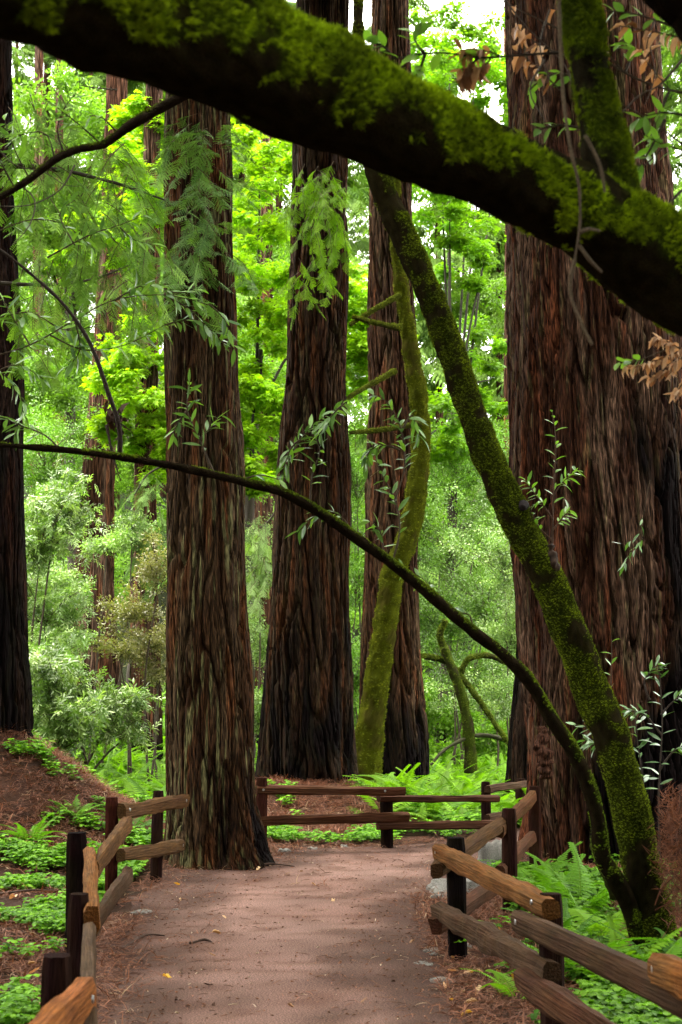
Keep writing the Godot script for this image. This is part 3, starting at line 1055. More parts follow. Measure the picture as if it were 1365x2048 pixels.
# ---------------------------------------------------------------- split rail fences
func make_fences() -> void:
	var orange := Color(0.25, 0.085, 0.018)
	var amber := Color(0.165, 0.080, 0.027)
	var grey := Color(0.075, 0.044, 0.025)
	var red := Color(0.11, 0.041, 0.021)
	var brown := Color(0.068, 0.033, 0.017)
	var l := thing("split_rail_fence", "weathered split rail fence zigzagging along the path's left side", "fence", Vector3(-1.2, 0, -6.5), "split rail fences along the path")
	post(l, px(113, 1890, 5.2) * Vector3(1, 0, 1), 0.70, 0.105, 1.0, 0.2)
	post(l, px(154, 1772, 6.7) * Vector3(1, 0, 1), 0.70, 0.085, 2.0, -0.1)
	post(l, px(157, 1662, 9.3) * Vector3(1, 0, 1), 0.71, 0.118, 3.0, 0.05, Color(0.010, 0.006, 0.005))
	post(l, px(228, 1592, 11.0) * Vector3(1, 0, 1), 0.80, 0.095, 4.0, 0.15, Color(0.04, 0.012, 0.008))
	post(l, px(314, 1578, 12.35) * Vector3(1, 0, 1), 0.75, 0.09, 5.0, -0.1)
	rail(l, px(60, 2110, 3.6), px(168, 1995, 4.85), 0.085, 0.12, 11.0, orange, Color(0.25, 0.085, 0.03), 0.12, [[1.12, 1]])
	rail(l, px(178, 2120, 4.3), px(178, 1862, 6.6), 0.055, 0.10, 12.0, grey, grey * 1.25, 0.2)
	rail(l, px(184, 1842, 6.55), px(180, 1712, 9.1), 0.075, 0.12, 13.0, amber, orange * 0.75, 0.22)
	rail(l, px(188, 1738, 8.6), px(256, 1645, 11.05), 0.07, 0.11, 14.0, amber, brown, 0.25)
	rail(l, px(186, 1850, 8.6), px(257, 1748, 11.05), 0.07, 0.12, 15.0, grey, brown, 0.25)
	rail(l, px(243, 1623, 10.9), px(372, 1602, 12.75), 0.075, 0.11, 16.0, amber * 0.8, brown, 0.25, [[0.1, 1], [1.75, 1]])
	rail(l, px(242, 1713, 10.9), px(362, 1692, 12.65), 0.075, 0.10, 17.0, amber * 0.85, grey, 0.3, [[1.7, 1]])

	var f := thing("split_rail_fence", "reddish split rail fence crossing behind the path's far end", "fence", Vector3(0.5, 0, -15.2), "split rail fences along the path")
	var base := px(522, 1700, 14.3)
	post(f, Vector3(base.x, 0, base.z), 0.74, 0.11, 21.0, 0.1, Color(0.04, 0.014, 0.01))
	base = px(776, 1690, 14.75)
	post(f, Vector3(base.x, 0, base.z), 0.56, 0.125, 22.0, -0.1, Color(0.013, 0.008, 0.006))
	base = px(974, 1668, 15.75)
	post(f, Vector3(base.x, 0, base.z), 0.60, 0.1, 23.0, 0.1)
	base = px(1042, 1660, 16.9)
	post(f, Vector3(base.x, 0, base.z), 0.56, 0.11, 24.0, 0.3)
	rail(f, px(514, 1580, 14.25), px(810, 1583, 14.6), 0.08, 0.085, 25.0, red, brown, 0.22, [[0.06, 1], [1.3, 1]])
	rail(f, px(522, 1642, 14.25), px(818, 1634, 14.6), 0.08, 0.088, 26.0, red, brown, 0.3)
	rail(f, px(758, 1597, 14.62), px(996, 1598, 15.6), 0.075, 0.07, 27.0, brown * 0.8, red * 0.8, 0.25)
	rail(f, px(756, 1652, 14.62), px(992, 1649, 15.6), 0.075, 0.085, 28.0, brown, red * 0.8, 0.22)
	rail(f, px(976, 1579, 15.62), px(1060, 1566, 16.9), 0.075, 0.08, 29.0, brown, grey, 0.25)
	rail(f, px(974, 1637, 15.62), px(1060, 1622, 16.9), 0.075, 0.08, 30.0, brown, grey, 0.25)

	var c := thing("split_rail_fence", "short dark fence between the corner post and the giant redwood", "fence", Vector3(1.3, 0, -11.0), "split rail fences along the path")
	post(c, px(1016, 1612, 10.6) * Vector3(1, 0, 1), 0.75, 0.1, 31.0, 0.1, Color(0.026, 0.011, 0.008))
	post(c, px(1068, 1570, 12.5) * Vector3(1, 0, 1), 0.78, 0.105, 32.0, -0.1, Color(0.028, 0.012, 0.008))
	rail(c, px(874, 1741, 8.62), px(1012, 1642, 10.75), 0.08, 0.1, 33.0, brown, amber * 0.6, 0.22)
	rail(c, px(872, 1853, 8.62), px(1012, 1756, 10.75), 0.08, 0.1, 34.0, brown * 0.8, red, 0.25)
	rail(c, px(998, 1662, 10.45), px(1066, 1592, 12.4), 0.075, 0.1, 35.0, amber * 0.6, red, 0.22)
	rail(c, px(1000, 1745, 10.45), px(1064, 1672, 12.4), 0.075, 0.1, 36.0, red, brown, 0.25)

	var r := thing("split_rail_fence", "bolted split rail fence running up the path's right side", "fence", Vector3(0.85, 0, -7.0), "split rail fences along the path")
	post(r, px(916, 1668, 8.85) * Vector3(1, 0, 1), 0.725, 0.108, 41.0, 0.08, Color(0.010, 0.007, 0.006))
	post(r, px(1101, 1776, 6.5) * Vector3(1, 0, 1), 0.725, 0.094, 42.0, 0.25, Color(0.024, 0.012, 0.009))
	post(r, Vector3(1.42, 0, -4.75), 0.73, 0.1, 43.0, 0.3)
	rail(r, px(878, 1703, 8.95), px(1102, 1818, 6.38), 0.085, 0.105, 44.0, amber, orange * 0.55, 0.2, [[0.12, 1], [2.42, 1]])
	rail(r, px(876, 1818, 8.75), px(1104, 1948, 6.38), 0.085, 0.115, 45.0, grey, brown, 0.36)
	rail(r, px(1038, 1842, 6.62), px(1395, 2012, 4.66), 0.075, 0.105, 46.0, grey * 0.95, brown * 0.95, 0.13, [[0.08, 1], [2.02, 1]])
	rail(r, px(1046, 1958, 6.62), px(1420, 2210, 4.66), 0.08, 0.11, 47.0, red * 0.75, brown, 0.25)
	rail(r, px(1322, 1940, 5.0), px(1640, 2060, 3.2), 0.09, 0.12, 48.0, orange * 0.8, amber, 0.22, [[0.1, 1]])

# ---------------------------------------------------------------- mossy bay trees
func make_mossy_trees() -> void:
	var dark := Color(0.013, 0.009, 0.006)
	var moss := Color(0.09, 0.14, 0.010)
	# the big limb that arches across the top of the view from a trunk outside the frame
	var t := thing("mossy_limb_tree", "thick mossy limb arching across the top of the view", "tree", Vector3(2.5, 0, -4.1))
	var o := t.position
	var pts := [Vector3(2.5, -0.2, -4.1), Vector3(2.35, 0.9, -4.1), Vector3(1.95, 1.9, -4.15), px(1560, 690, 4.15), px(1365, 556, 4.1), px(1260, 488, 4.02), px(1150, 418, 3.9), px(1000, 346, 3.72), px(820, 270, 3.5), px(620, 170, 3.3), px(420, 76, 3.05), px(220, 8, 2.85), px(20, -60, 2.65), px(-260, -140, 2.4)]
	for i in pts.size():
		pts[i] -= o
	moss_limb(t, "limb", pts, [0.26, 0.23, 0.2, 0.165, 0.146, 0.138, 0.124, 0.113, 0.122, 0.136, 0.14, 0.14, 0.135, 0.13], 96, 0.03, 0.014, Color(0.034, 0.027, 0.012), moss, -0.45, 38000, Vector2(0.006, 0.020), Color(0.13, 0.20, 0.006), Color(0.40, 0.54, 0.014))
	var up := [px(1230, 440, 3.98), px(1216, 330, 3.98), px(1196, 220, 4.0), px(1178, 120, 4.0), px(1158, 10, 4.02), px(1130, -120, 4.05), px(1090, -420, 4.1)]
	for i in up.size():
		up[i] -= o
	moss_limb(t, "branch", up, [0.09, 0.068, 0.06, 0.056, 0.06, 0.05, 0.04], 40, 0.03, 0.008, Color(0.032, 0.026, 0.015), moss, -0.05, 7000, Vector2(0.006, 0.015), Color(0.075, 0.11, 0.006), Color(0.22, 0.29, 0.012))
	crown(t, "crown", "bay_cluster", M.glossy, [[Vector3(-1.5, 5.6, 1.1), Vector3(2.0, 0.7, 1.7), 900], [Vector3(-3.4, 5.8, 1.4), Vector3(1.8, 0.7, 1.8), 900], [Vector3(0.6, 5.9, 0.7), Vector3(1.6, 0.7, 1.6), 700]], Vector2(1.4, 2.2), Color(0.03, 0.065, 0.02), Color(0.06, 0.1, 0.03))  # leaves out of view above the limb, placed to keep light off the foreground
	# black limb in the top right corner
	var k := thing("dark_limb_tree", "dark limb crossing the upper right corner", "tree", Vector3(1.9, 0, -3.0))
	var kp := [Vector3(1.9, -0.2, -3.0), Vector3(1.75, 1.4, -3.0), px(1480, 150, 3.0), px(1375, 8, 3.0), px(1250, -110, 3.0), px(1000, -330, 3.0)]
	for i in kp.size():
		kp[i] -= k.position
	moss_limb(k, "limb", kp, [0.14, 0.1, 0.07, 0.06, 0.05, 0.04], 40, 0.04, 0.008, dark, moss, 0.4, 700, Vector2(0.01, 0.02), Color(0.075, 0.105, 0.008), Color(0.13, 0.16, 0.012))

	# the leaning trunk
	var base := px(1316, 1905, 9.0)
	base.y = ground_h(base.x, base.z)
	var l := thing("leaning_bay_tree", "slender mossy trunk leaning left from the ferns by the right fence", "tree", base)
	var list := [[1322, 1960], [1317, 1900], [1309, 1841], [1284, 1726], [1262, 1616], [1224, 1480], [1180, 1368], [1142, 1273], [1090, 1148], [1040, 1053], [997, 958], [950, 848], [898, 690], [847, 560], [800, 455], [760, 360], [735, 290], [722, 200], [718, 100], [717, 0], [716, -160]]
	var dd := []
	for i in list.size():
		dd.append(lerpf(9.0, 8.85, clampf(i / 8.0, 0.0, 1.0)))
	var lp := []
	for i in list.size():
		lp.append(px(list[i][0], list[i][1], dd[i]) - base)
	moss_limb(l, "trunk", lp, [0.17, 0.14, 0.125, 0.116, 0.11, 0.11, 0.108, 0.106, 0.102, 0.098, 0.094, 0.09, 0.086, 0.083, 0.081, 0.078, 0.062, 0.044, 0.036, 0.034, 0.03], 64, 0.03, 0.013, Color(0.030, 0.024, 0.011), Color(0.04, 0.05, 0.008), -1.1, 26000, Vector2(0.005, 0.013), Color(0.05, 0.066, 0.006), Color(0.19, 0.24, 0.012), 0.4)
	var knot := Geo.new()
	var ks := resample([px(1100, 1090, 8.82) - base, px(1106, 1130, 8.78) - base, px(1118, 1165, 8.84) - base], [0.02, 0.035, 0.02], 0.012)
	tube(knot, ks[0], ks[1], 30, func(q, _a, _l): return 0.02 * NA.get_noise_3dv(q * 18.0), func(q, _o): return Color(0.05, 0.026, 0.014) * (1.0 + 0.5 * NC.get_noise_3dv(q * 25.0)))
	put(l, "knot", knot.mesh(), M.twig).set_meta("label", "bare reddish knot")
	var hole := Geo.new()
	var hs := resample([px(1048, 1010, 8.78) - base, px(1045, 1016, 8.74) - base], [0.035, 0.02], 0.01)
	tube(hole, hs[0], hs[1], 14, no_shape, func(_q, _o): return Color(0.02, 0.015, 0.012))
	put(l, "branch_stub", hole.mesh(), M.twig)
	# its thinner low stem that joins the arching branch
	var al := [[1280, 1880], [1254, 1800], [1228, 1752], [1204, 1712], [1196, 1640], [1178, 1572], [1144, 1500], [1100, 1432], [1062, 1368], [1010, 1312], [945, 1262], [868, 1196], [784, 1128], [704, 1070], [640, 1026], [566, 985], [480, 962], [360, 935], [240, 914], [120, 899], [0, 890], [-160, 880]]
	var arch := thing("arching_bay_branch", "thin mossy stem arching left across the view above the path", "tree", base + Vector3(-0.1, 0, 0.05))
	var ap := []
	var ar := []
	for i in al.size():
		var f := float(i) / (al.size() - 1)
		ap.append(px(al[i][0], al[i][1], lerpf(8.95, 7.0, f)) - arch.position)
		ar.append(0.055 if i < 3 else lerpf(0.049, 0.0135, clampf((f - 0.1) * 1.15, 0.0, 1.0)))
	moss_limb(arch, "stem", ap, ar, 24, 0.03, 0.005, Color(0.03, 0.022, 0.013), Color(0.05, 0.065, 0.01), -0.45, 5000, Vector2(0.006, 0.012), Color(0.09, 0.13, 0.01), Color(0.16, 0.22, 0.015), 0.55)
	put(arch, "broken_stub", stick([px(1240, 1790, 8.9) - arch.position, px(1212, 1730, 8.82) - arch.position, px(1190, 1690, 8.75) - arch.position], 0.06, 0.035, Color(0.06, 0.065, 0.018), 12, 0.03, 0.012).mesh(), M.moss_bark)
	put(arch, "bare_twig", stick(pxs([[240, 908], [238, 850], [215, 780], [182, 690], [130, 612], [60, 546], [0, 500], [-60, 470]], 7.45, 7.2).map(func(p): return p - arch.position), 0.014, 0.006, Color(0.045, 0.028, 0.02), 6, 0.05, 0.003).mesh(), M.twig)
	put(arch, "bare_twig", stick(pxs([[214, 850], [225, 905], [242, 962]], 7.42, 7.4).map(func(p): return p - arch.position), 0.009, 0.004, Color(0.05, 0.028, 0.02), 5, 0.05, 0.003).mesh(), M.twig)
	G.arch = arch
	G.lean = l
	# bent mossy trunk in front of the third redwood
	base = px(732, 1560, 19.4)
	base.y = ground_h(base.x, base.z)
	var m := thing("bent_mossy_tree", "bent yellow-green mossy trunk growing in front of the brown redwood", "tree", base)
	var ml := [[728, 1580], [738, 1480], [752, 1380], [770, 1260], [786, 1150], [812, 1085], [832, 1000], [842, 880], [836, 790], [822, 700], [808, 610], [796, 520], [790, 420], [800, 300]]
	var mp := []
	var mr := [0.24, 0.19, 0.165, 0.16, 0.155, 0.15, 0.14, 0.125, 0.12, 0.11, 0.1, 0.085, 0.07, 0.05]
	for i in ml.size():
		mp.append(px(ml[i][0], ml[i][1], lerpf(19.4, 19.0, i / 14.0)) - base)
	moss_limb(m, "trunk", mp, mr, 40, 0.06, 0.02, Color(0.08, 0.075, 0.014), Color(0.10, 0.115, 0.010), -0.7, 6000, Vector2(0.014, 0.03), Color(0.075, 0.09, 0.007), Color(0.17, 0.185, 0.012))
	for q in [[[802, 656], [760, 648], [706, 634]], [[800, 590], [765, 610], [728, 632], [700, 650]], [[842, 846], [780, 858], [700, 866]], [[790, 742], [740, 770], [690, 800]]]:
		var bp := pxs(q, 19.0, 18.6)
		for i in bp.size():
			bp[i] -= base
		moss_limb(m, "branch", bp, [0.045, 0.035, 0.025, 0.02].slice(0, bp.size()), 14, 0.06, 0.008, Color(0.07, 0.07, 0.02), Color(0.09, 0.11, 0.014), -0.6, 300, Vector2(0.012, 0.022), Color(0.10, 0.12, 0.012), Color(0.15, 0.17, 0.02))
	# small mossy sapling beyond
	base = px(942, 1540, 22.5)
	base.y = ground_h(base.x, base.z)
	var sp := thing("forked_mossy_sapling", "small forked mossy sapling among ferns beyond the far fence", "tree", base)
	var first := true
	for q in [[[942, 1545], [938, 1470], [926, 1400], [906, 1340], [888, 1295]], [[906, 1335], [940, 1375], [985, 1440], [1020, 1490]], [[902, 1325], [870, 1316], [838, 1312]], [[922, 1345], [938, 1318], [980, 1312], [1030, 1336]], [[890, 1300], [880, 1270], [892, 1240]]]:
		var bp := pxs(q, 22.4, 22.2)
		for i in bp.size():
			bp[i] -= base
		var rr := [0.11, 0.09, 0.08, 0.07, 0.06] if first else [0.055, 0.045, 0.04, 0.03]
		moss_limb(sp, "trunk" if first else "branch", bp, rr.slice(0, bp.size()), 16, 0.06, 0.012, Color(0.05, 0.045, 0.02), Color(0.07, 0.1, 0.014), -0.5, 500, Vector2(0.014, 0.026), Color(0.09, 0.12, 0.012), Color(0.14, 0.17, 0.02))
		first = false
	base = px(1010, 1500, 23.5)
	base.y = ground_h(base.x, base.z)
	var low := thing("low_arching_branch", "dark low branch arching over the ferns beside the mossy sapling", "branch", base)
	put(low, "stem", stick(pxs([[1040, 1490], [1005, 1478], [968, 1470], [930, 1478], [890, 1500], [862, 1530]], 22.5, 22.2).map(func(p): return p - base), 0.045, 0.02, Color(0.05, 0.05, 0.02), 7, 0.1, 0.01).mesh(), M.twig)

# ---------------------------------------------------------------- far trees and shrubs
func conifer_label(x: float, d: float) -> String:
	var spots := [[20, "left of the near-black redwood"], [100, "just right of the near-black redwood"], [200, "over the pale shrubs at left"], [260, "above the reddish trunk at left"], [320, "behind the lime maple at left"], [400, "behind the left edge of the rail-end redwood"],
		[460, "behind the rail-end redwood"], [520, "in the gap right of the rail-end redwood"], [600, "behind the charred redwood's left edge"], [665, "behind the charred redwood"], [720, "in the gap right of the charred redwood"], [785, "behind the brown redwood"], [840, "right of the brown redwood"],
		[920, "left below the patch of sky"], [970, "below the patch of sky"], [1040, "beside the giant redwood's left edge"], [1150, "behind the giant redwood's left half"], [1250, "behind the giant redwood's middle"], [1350, "right of the giant redwood's top"], [1900, "beyond the right edge behind the giant redwood"]]
	for s in spots:
		if x < s[0]:
			return ("nearer" if d < 54 else ("farther" if d < 67 else "farthest")) + " feathery conifer on the slope " + s[1]
	return "feathery conifer on the slope"

func make_background() -> void:
	var lime_a := Color(0.17, 0.36, 0.008)
	var lime_b := Color(0.31, 0.54, 0.015)
	var mid_a := Color(0.075, 0.17, 0.014)
	var mid_b := Color(0.18, 0.33, 0.025)
	var pale_a := Color(0.11, 0.20, 0.04)
	var pale_glint := Color(0.40, 0.52, 0.19)  # pale leaf tint; glints of the glossy leaves are painted into this colour
	# bright maples
	var g0 := gd(505, 1420)
	broadleaf("bright lime maple between the two middle redwoods", [Vector3(-1.6, ground_h(-1.6, -25.0), -25.0), px(500, 1000, 25.0), px(520, 700, 25.0)], 0.12, 0.07,
		[[px(520, 560, 24.5), Vector3(1.0, 1.3, 1.2), 965], [px(520, 350, 25.0), Vector3(1.3, 1.0, 1.2), 598], [px(525, 780, 24.5), Vector3(0.9, 1.1, 1.0), 827], [px(500, 920, 24.0), Vector3(0.7, 0.7, 0.8), 552], [px(640, 650, 26.0), Vector3(1.4, 1.4, 1.0), 690], [px(730, 680, 26.0), Vector3(0.7, 1.6, 0.9), 690]],
		"maple", M.maple, Vector2(0.5, 0.85), lime_a, lime_b)
	broadleaf("lime leaved maple glowing left of the rail-end redwood", [Vector3(-3.6, ground_h(-3.6, -24.0), -24.0), px(300, 1000, 24.0), px(310, 700, 24.0)], 0.11, 0.06,
		[[px(275, 380, 23.5), Vector3(0.8, 0.8, 1.0), 690], [px(300, 260, 24.0), Vector3(0.6, 0.6, 0.8), 368], [px(290, 760, 23.0), Vector3(0.8, 1.0, 1.0), 873], [px(220, 820, 23.0), Vector3(0.6, 0.5, 0.8), 413], [px(310, 880, 23.0), Vector3(0.5, 0.6, 0.7), 345], [px(200, 470, 24.5), Vector3(0.9, 0.7, 0.9), 276]],
		"maple", M.maple, Vector2(0.48, 0.8), lime_a, lime_b)
	broadleaf("maple in new leaf beyond the bent mossy trunk", [Vector3(1.9, ground_h(1.9, -28.0), -28.0), px(905, 1050, 28.0), px(900, 760, 28.0)], 0.12, 0.07,
		[[px(900, 430, 28.0), Vector3(1.5, 0.9, 1.2), 598], [px(970, 520, 28.5), Vector3(1.2, 0.8, 1.0), 505], [px(860, 870, 27.0), Vector3(0.8, 0.9, 1.0), 552], [px(980, 760, 29.0), Vector3(0.7, 1.1, 1.0), 322], [px(880, 290, 29.0), Vector3(1.5, 0.7, 1.2), 413], [px(900, 150, 30.0), Vector3(1.8, 0.8, 1.2), 413], [px(890, 60, 32.0), Vector3(1.2, 1.0, 1.2), 420], [px(990, 70, 32.0), Vector3(0.9, 1.0, 1.0), 260], [px(950, 150, 31.0), Vector3(1.3, 0.7, 1.0), 420], [px(1010, 210, 31.0), Vector3(0.9, 0.9, 1.0), 240]],
		"maple", M.maple, Vector2(0.48, 0.8), mid_a * 1.3, lime_a * 1.2)
	broadleaf("soft green tree high behind the left redwoods", [Vector3(-5.5, ground_h(-5.5, -30.0), -30.0), px(140, 900, 30.0), px(150, 500, 30.0)], 0.14, 0.08,
		[[px(120, 250, 29.0), Vector3(1.8, 1.2, 1.2), 380], [px(60, 420, 29.0), Vector3(1.2, 1.5, 1.2), 300], [px(210, 560, 30.0), Vector3(1.4, 1.0, 1.2), 300], [px(120, 720, 29.0), Vector3(1.5, 1.0, 1.2), 300]],
		"small_cluster", M.leaf, Vector2(1.5, 2.4), pale_a * 1.1, mid_b, "understory_tree")
	# far redwood trunks
	var far := [
		[190, 26.5, 0.62, "reddish redwood trunk rising out of pale shrubs at left", [[135, 248, 1350], [145, 232, 1220], [160, 228, 1000], [170, 232, 850], [188, 240, 640], [205, 250, 400]]],
		[290, 23.5, 0.5, "dark slim redwood half hidden by drooping sprays, left of the rail-end redwood", [[256, 332, 1420], [262, 326, 1350], [264, 318, 1150], [270, 314, 950], [280, 316, 700]]],
		[525, 32.0, 0.5, "narrow red trunk in the gap between the middle redwoods", [[495, 560, 1440], [503, 552, 1250], [508, 548, 1000], [516, 548, 700], [522, 546, 420]]],
		[1016, 40.0, 0.3, "distant thin trunk beside the giant redwood's left edge", [[1002, 1034, 1440], [1006, 1026, 1100], [1008, 1024, 800], [1010, 1022, 400]]],
		[75, 38.0, 0.4, "distant trunk right of the near-black redwood", [[58, 98, 1400], [62, 92, 1000], [66, 88, 600], [70, 86, 200]]],
		[120, 44.0, 0.4, "distant grey trunk high in the left foliage", [[104, 136, 1400], [106, 132, 900], [110, 128, 500], [112, 126, 150]]],
	]
	for q in far:
		var b := px(q[0], 1400, q[1])
		b.y = ground_h(b.x, b.z)
		var pr := profile(q[4], q[1], b.y, 15.0 + q[1] * 0.35, b.x)
		pr.sort_custom(func(s, e): return s[0] < e[0])
		redwood("far_redwood", q[3], b, pr, {"seg": 72, "dy": 0.16, "freq": 5.0, "deep": 0.04, "near": false, "warm": Color(0.17, 0.075, 0.045), "grey": Color(0.20, 0.12, 0.085), "lobes": 0.15, "black": func(w: Vector3): return 0.9 * smoothstep(1.4, 0.2, w.y)})
	# conifers up the slope
	var cs := [[-60, 46], [60, 52], [230, 48], [330, 58], [430, 44], [560, 56], [690, 50], [800, 60], [880, 46], [1000, 56], [1110, 50], [1300, 52], [1450, 46], [-200, 56], [150, 66], [480, 68], [640, 72], [760, 74], [1010, 70], [930, 78], [1200, 70], [1400, 64], [300, 76], [0, 74]]
	for i in cs.size():
		var b := px(cs[i][0] + rng.randf_range(-12, 12), 1400, cs[i][1])
		b.y = ground_h(b.x, b.z)
		var tall := rng.randf_range(24, 34)
		if cs[i][0] > 840 and cs[i][0] < 1015:
			tall = cs[i][1] * (0.41 + 0.05 * (i % 3)) - b.y
		conifer(conifer_label(cs[i][0], cs[i][1]), b, tall, rng.randf_range(0.14, 0.3), rng.randf_range(3.2, 4.4), rng.randf_range(0.2, 1.5), 1700, Color(0.05, 0.105, 0.018), Color(0.17, 0.27, 0.05), "conifers up the far slope")
	# a dense mass behind it all
	var mass := []
	for i in 26:
		var d := rng.randf_range(80, 110)
		var xx := rng.randf_range(-40, 40)
		if xx > 2.0 and xx < 15.0:
			xx -= 20.0
		mass.append([Vector3(xx, ground_h(xx, -d) + rng.randf_range(2, 24), -d), Vector3(5, 7, 4), 420])
	var far_forest := Node3D.new()
	far_forest.name = "forest"
	add_child(far_forest)
	kind(tag(far_forest, "pale green mass of forest covering the hill behind", "forest"), "stuff")
	crown(far_forest, "foliage", "bough", M.needle, mass, Vector2(2.2, 3.6), Color(0.08, 0.14, 0.03), Color(0.2, 0.3, 0.08), "droop")
	# shrubs on the left slope
	var sh := [
		["pale shrub of small glossy leaves beside the near-black redwood", 90, 1180, 20.0, [[80, 1080, 0.55, 0.5, 420], [110, 1010, 0.3, 0.35, 260], [90, 1200, 0.6, 0.5, 430], [70, 1330, 0.5, 0.45, 330]], pale_a, pale_glint],
		["pale bushy shrub in front of the reddish trunk at left", 190, 1200, 21.5, [[215, 1090, 0.45, 0.10, 110], [95, 1170, 0.4, 0.3, 240], [265, 1060, 0.3, 0.2, 120], [100, 1290, 0.45, 0.35, 240]], pale_a * 1.1, pale_glint * 1.1],
		["shrub with bronze new leaves left of the rail-end redwood", 290, 1240, 20.5, [[315, 1150, 0.3, 0.4, 150], [270, 1220, 0.4, 0.2, 110], [310, 1280, 0.4, 0.25, 150], [240, 1300, 0.3, 0.15, 80], [320, 1340, 0.25, 0.2, 90]], Color(0.17, 0.17, 0.05), Color(0.32, 0.27, 0.12)],
		["green shrub high on the left slope", 100, 940, 26.0, [[90, 900, 0.9, 0.7, 420], [110, 960, 0.4, 0.4, 200], [60, 1000, 0.6, 0.6, 300]], mid_a * 1.2, mid_b * 1.1],
		["low shrub with small pale leaves at the foot of the left slope", 150, 1460, 17.5, [[150, 1430, 0.4, 0.3, 260], [225, 1400, 0.3, 0.15, 140], [100, 1490, 0.4, 0.3, 240], [110, 1340, 0.4, 0.2, 200], [80, 1400, 0.4, 0.3, 220], [240, 1460, 0.3, 0.2, 130]], pale_a * 0.9, pale_glint * 0.9],
		["dull green shrub wall left of the leaning trunk", 920, 1200, 26.0, [[900, 1080, 1.0, 0.8, 600], [970, 1190, 0.9, 0.8, 560], [880, 1240, 0.8, 0.7, 480], [930, 1340, 1.0, 0.6, 420]], pale_a * 0.95, mid_b],
		["bright green bush below the hanging maple leaves", 900, 960, 28.0, [[890, 950, 0.9, 0.7, 480], [960, 1000, 0.8, 0.6, 420], [1000, 900, 0.7, 0.7, 300]], mid_a * 1.3, mid_b * 1.3],
		["pale bush close behind the giant redwood's left edge", 1010, 1160, 23.5, [[1010, 1120, 0.5, 0.6, 330], [1020, 1260, 0.45, 0.5, 300], [990, 1400, 0.6, 0.4, 260]], pale_a, pale_glint * 0.9],
		["pale shrub in the gap behind the charred redwood", 520, 1220, 24.0, [[520, 1130, 0.4, 0.6, 260], [525, 1290, 0.4, 0.6, 260], [515, 1420, 0.4, 0.4, 200]], pale_a, pale_glint],
		["yellowish shrub in the gap left of the brown redwood", 715, 1200, 25.0, [[712, 1150, 0.4, 0.8, 330], [712, 1350, 0.4, 0.7, 300], [715, 960, 0.4, 0.7, 260]], mid_a * 1.2, mid_b * 1.2],
	]
	for q in sh:
		var b := px(q[1], q[2], q[3])
		b.y = ground_h(b.x, b.z)
		var blobs := []
		for w in q[4]:
			var c := px(w[0], w[1], q[3] + rng.randf_range(-0.4, 0.4))
			blobs.append([c, Vector3(w[2] * 1.15, w[3] * 1.1, w[2] * 1.15), int(w[4] * 1.25)])
		if q[3] < 20.4:
			shrub("leafy_shrub", q[0], b, blobs, "bay_cluster", M.glossy, Vector2(0.65, 1.1), q[5], q[6], "shrubs on the slopes")
		else:
			shrub("leafy_shrub", q[0], b, blobs, "small_cluster", M.glossy, Vector2(0.6, 1.0), q[5], q[6], "shrubs on the slopes")
	# fill behind at understory height, one tangle nobody could count
	var fill := []
	for i in 62:
		var d := rng.randf_range(27, 46)
		var p := px(rng.randf_range(-150, 1500), rng.randf_range(480, 1420), d)
		fill.append([p, Vector3(1.7, 1.2, 1.4), 280])
	for q in [[850, 1400, 29.0], [920, 1420, 28.0], [985, 1400, 29.0], [880, 1470, 27.0], [950, 1480, 27.5], [1030, 1440, 28.0], [760, 1430, 29.0], [1000, 1330, 31.0], [500, 1450, 28.0], [120, 1420, 29.0], [260, 1430, 29.0]]:
		fill.append([px(q[0], q[1], q[2]), Vector3(0.9, 0.6, 0.8), 260])
	var und := Node3D.new()
	und.name = "undergrowth"
	add_child(und)
	kind(tag(und, "tangled green undergrowth filling the slope behind the shrubs", "undergrowth"), "stuff")
	crown(und, "foliage", "small_cluster", M.leaf, fill, Vector2(1.0, 1.8), mid_a, mid_b)
	# drooping redwood sprays at the upper left
	var bough := thing("hanging_redwood_bough", "drooping redwood bough hanging at upper left before the maple", "branch", px(-60, 330, 10.5), "hanging redwood boughs")
	put(bough, "stem", stick(pxs([[-60, 330], [80, 335], [210, 360], [330, 400]], 10.5, 10.5).map(func(p): return p - bough.position), 0.025, 0.008, Color(0.06, 0.045, 0.03), 7, 0.08, 0.004).mesh(), M.twig)
	sprays_at(bough, "spray", [[60, 220, 70, 60, 10.6], [160, 260, 70, 50, 10.6], [260, 330, 60, 50, 10.4], [120, 370, 90, 50, 10.4], [210, 400, 80, 60, 10.3], [260, 470, 70, 50, 10.4], [150, 470, 80, 60, 10.5], [80, 300, 60, 40, 10.5]], 11, Vector2(0.35, 0.65), Color(0.07, 0.15, 0.025), Color(0.20, 0.33, 0.06), Vector3(0.2, -0.5, 0))
	var b2 := thing("hanging_redwood_bough", "lower drooping redwood bough in front of the reddish trunk at left", "branch", px(-80, 560, 11.5), "hanging redwood boughs")
	put(b2, "stem", stick(pxs([[-80, 560], [80, 570], [180, 560], [260, 530]], 11.5, 11.5).map(func(p): return p - b2.position), 0.02, 0.006, Color(0.06, 0.045, 0.03), 7, 0.08, 0.004).mesh(), M.twig)
	sprays_at(b2, "spray", [[100, 560, 90, 50, 11.4], [210, 580, 70, 60, 11.3], [60, 640, 60, 60, 11.4], [250, 540, 50, 50, 11.4]], 11, Vector2(0.35, 0.65), Color(0.09, 0.18, 0.025), Color(0.24, 0.38, 0.06), Vector3(0.2, -0.5, 0))
	# spray on the dark slim redwood
	var b3 := thing("hanging_redwood_bough", "dull green redwood bough hanging between rail-end and charred redwoods", "branch", px(540, 1040, 20.5), "hanging redwood boughs")
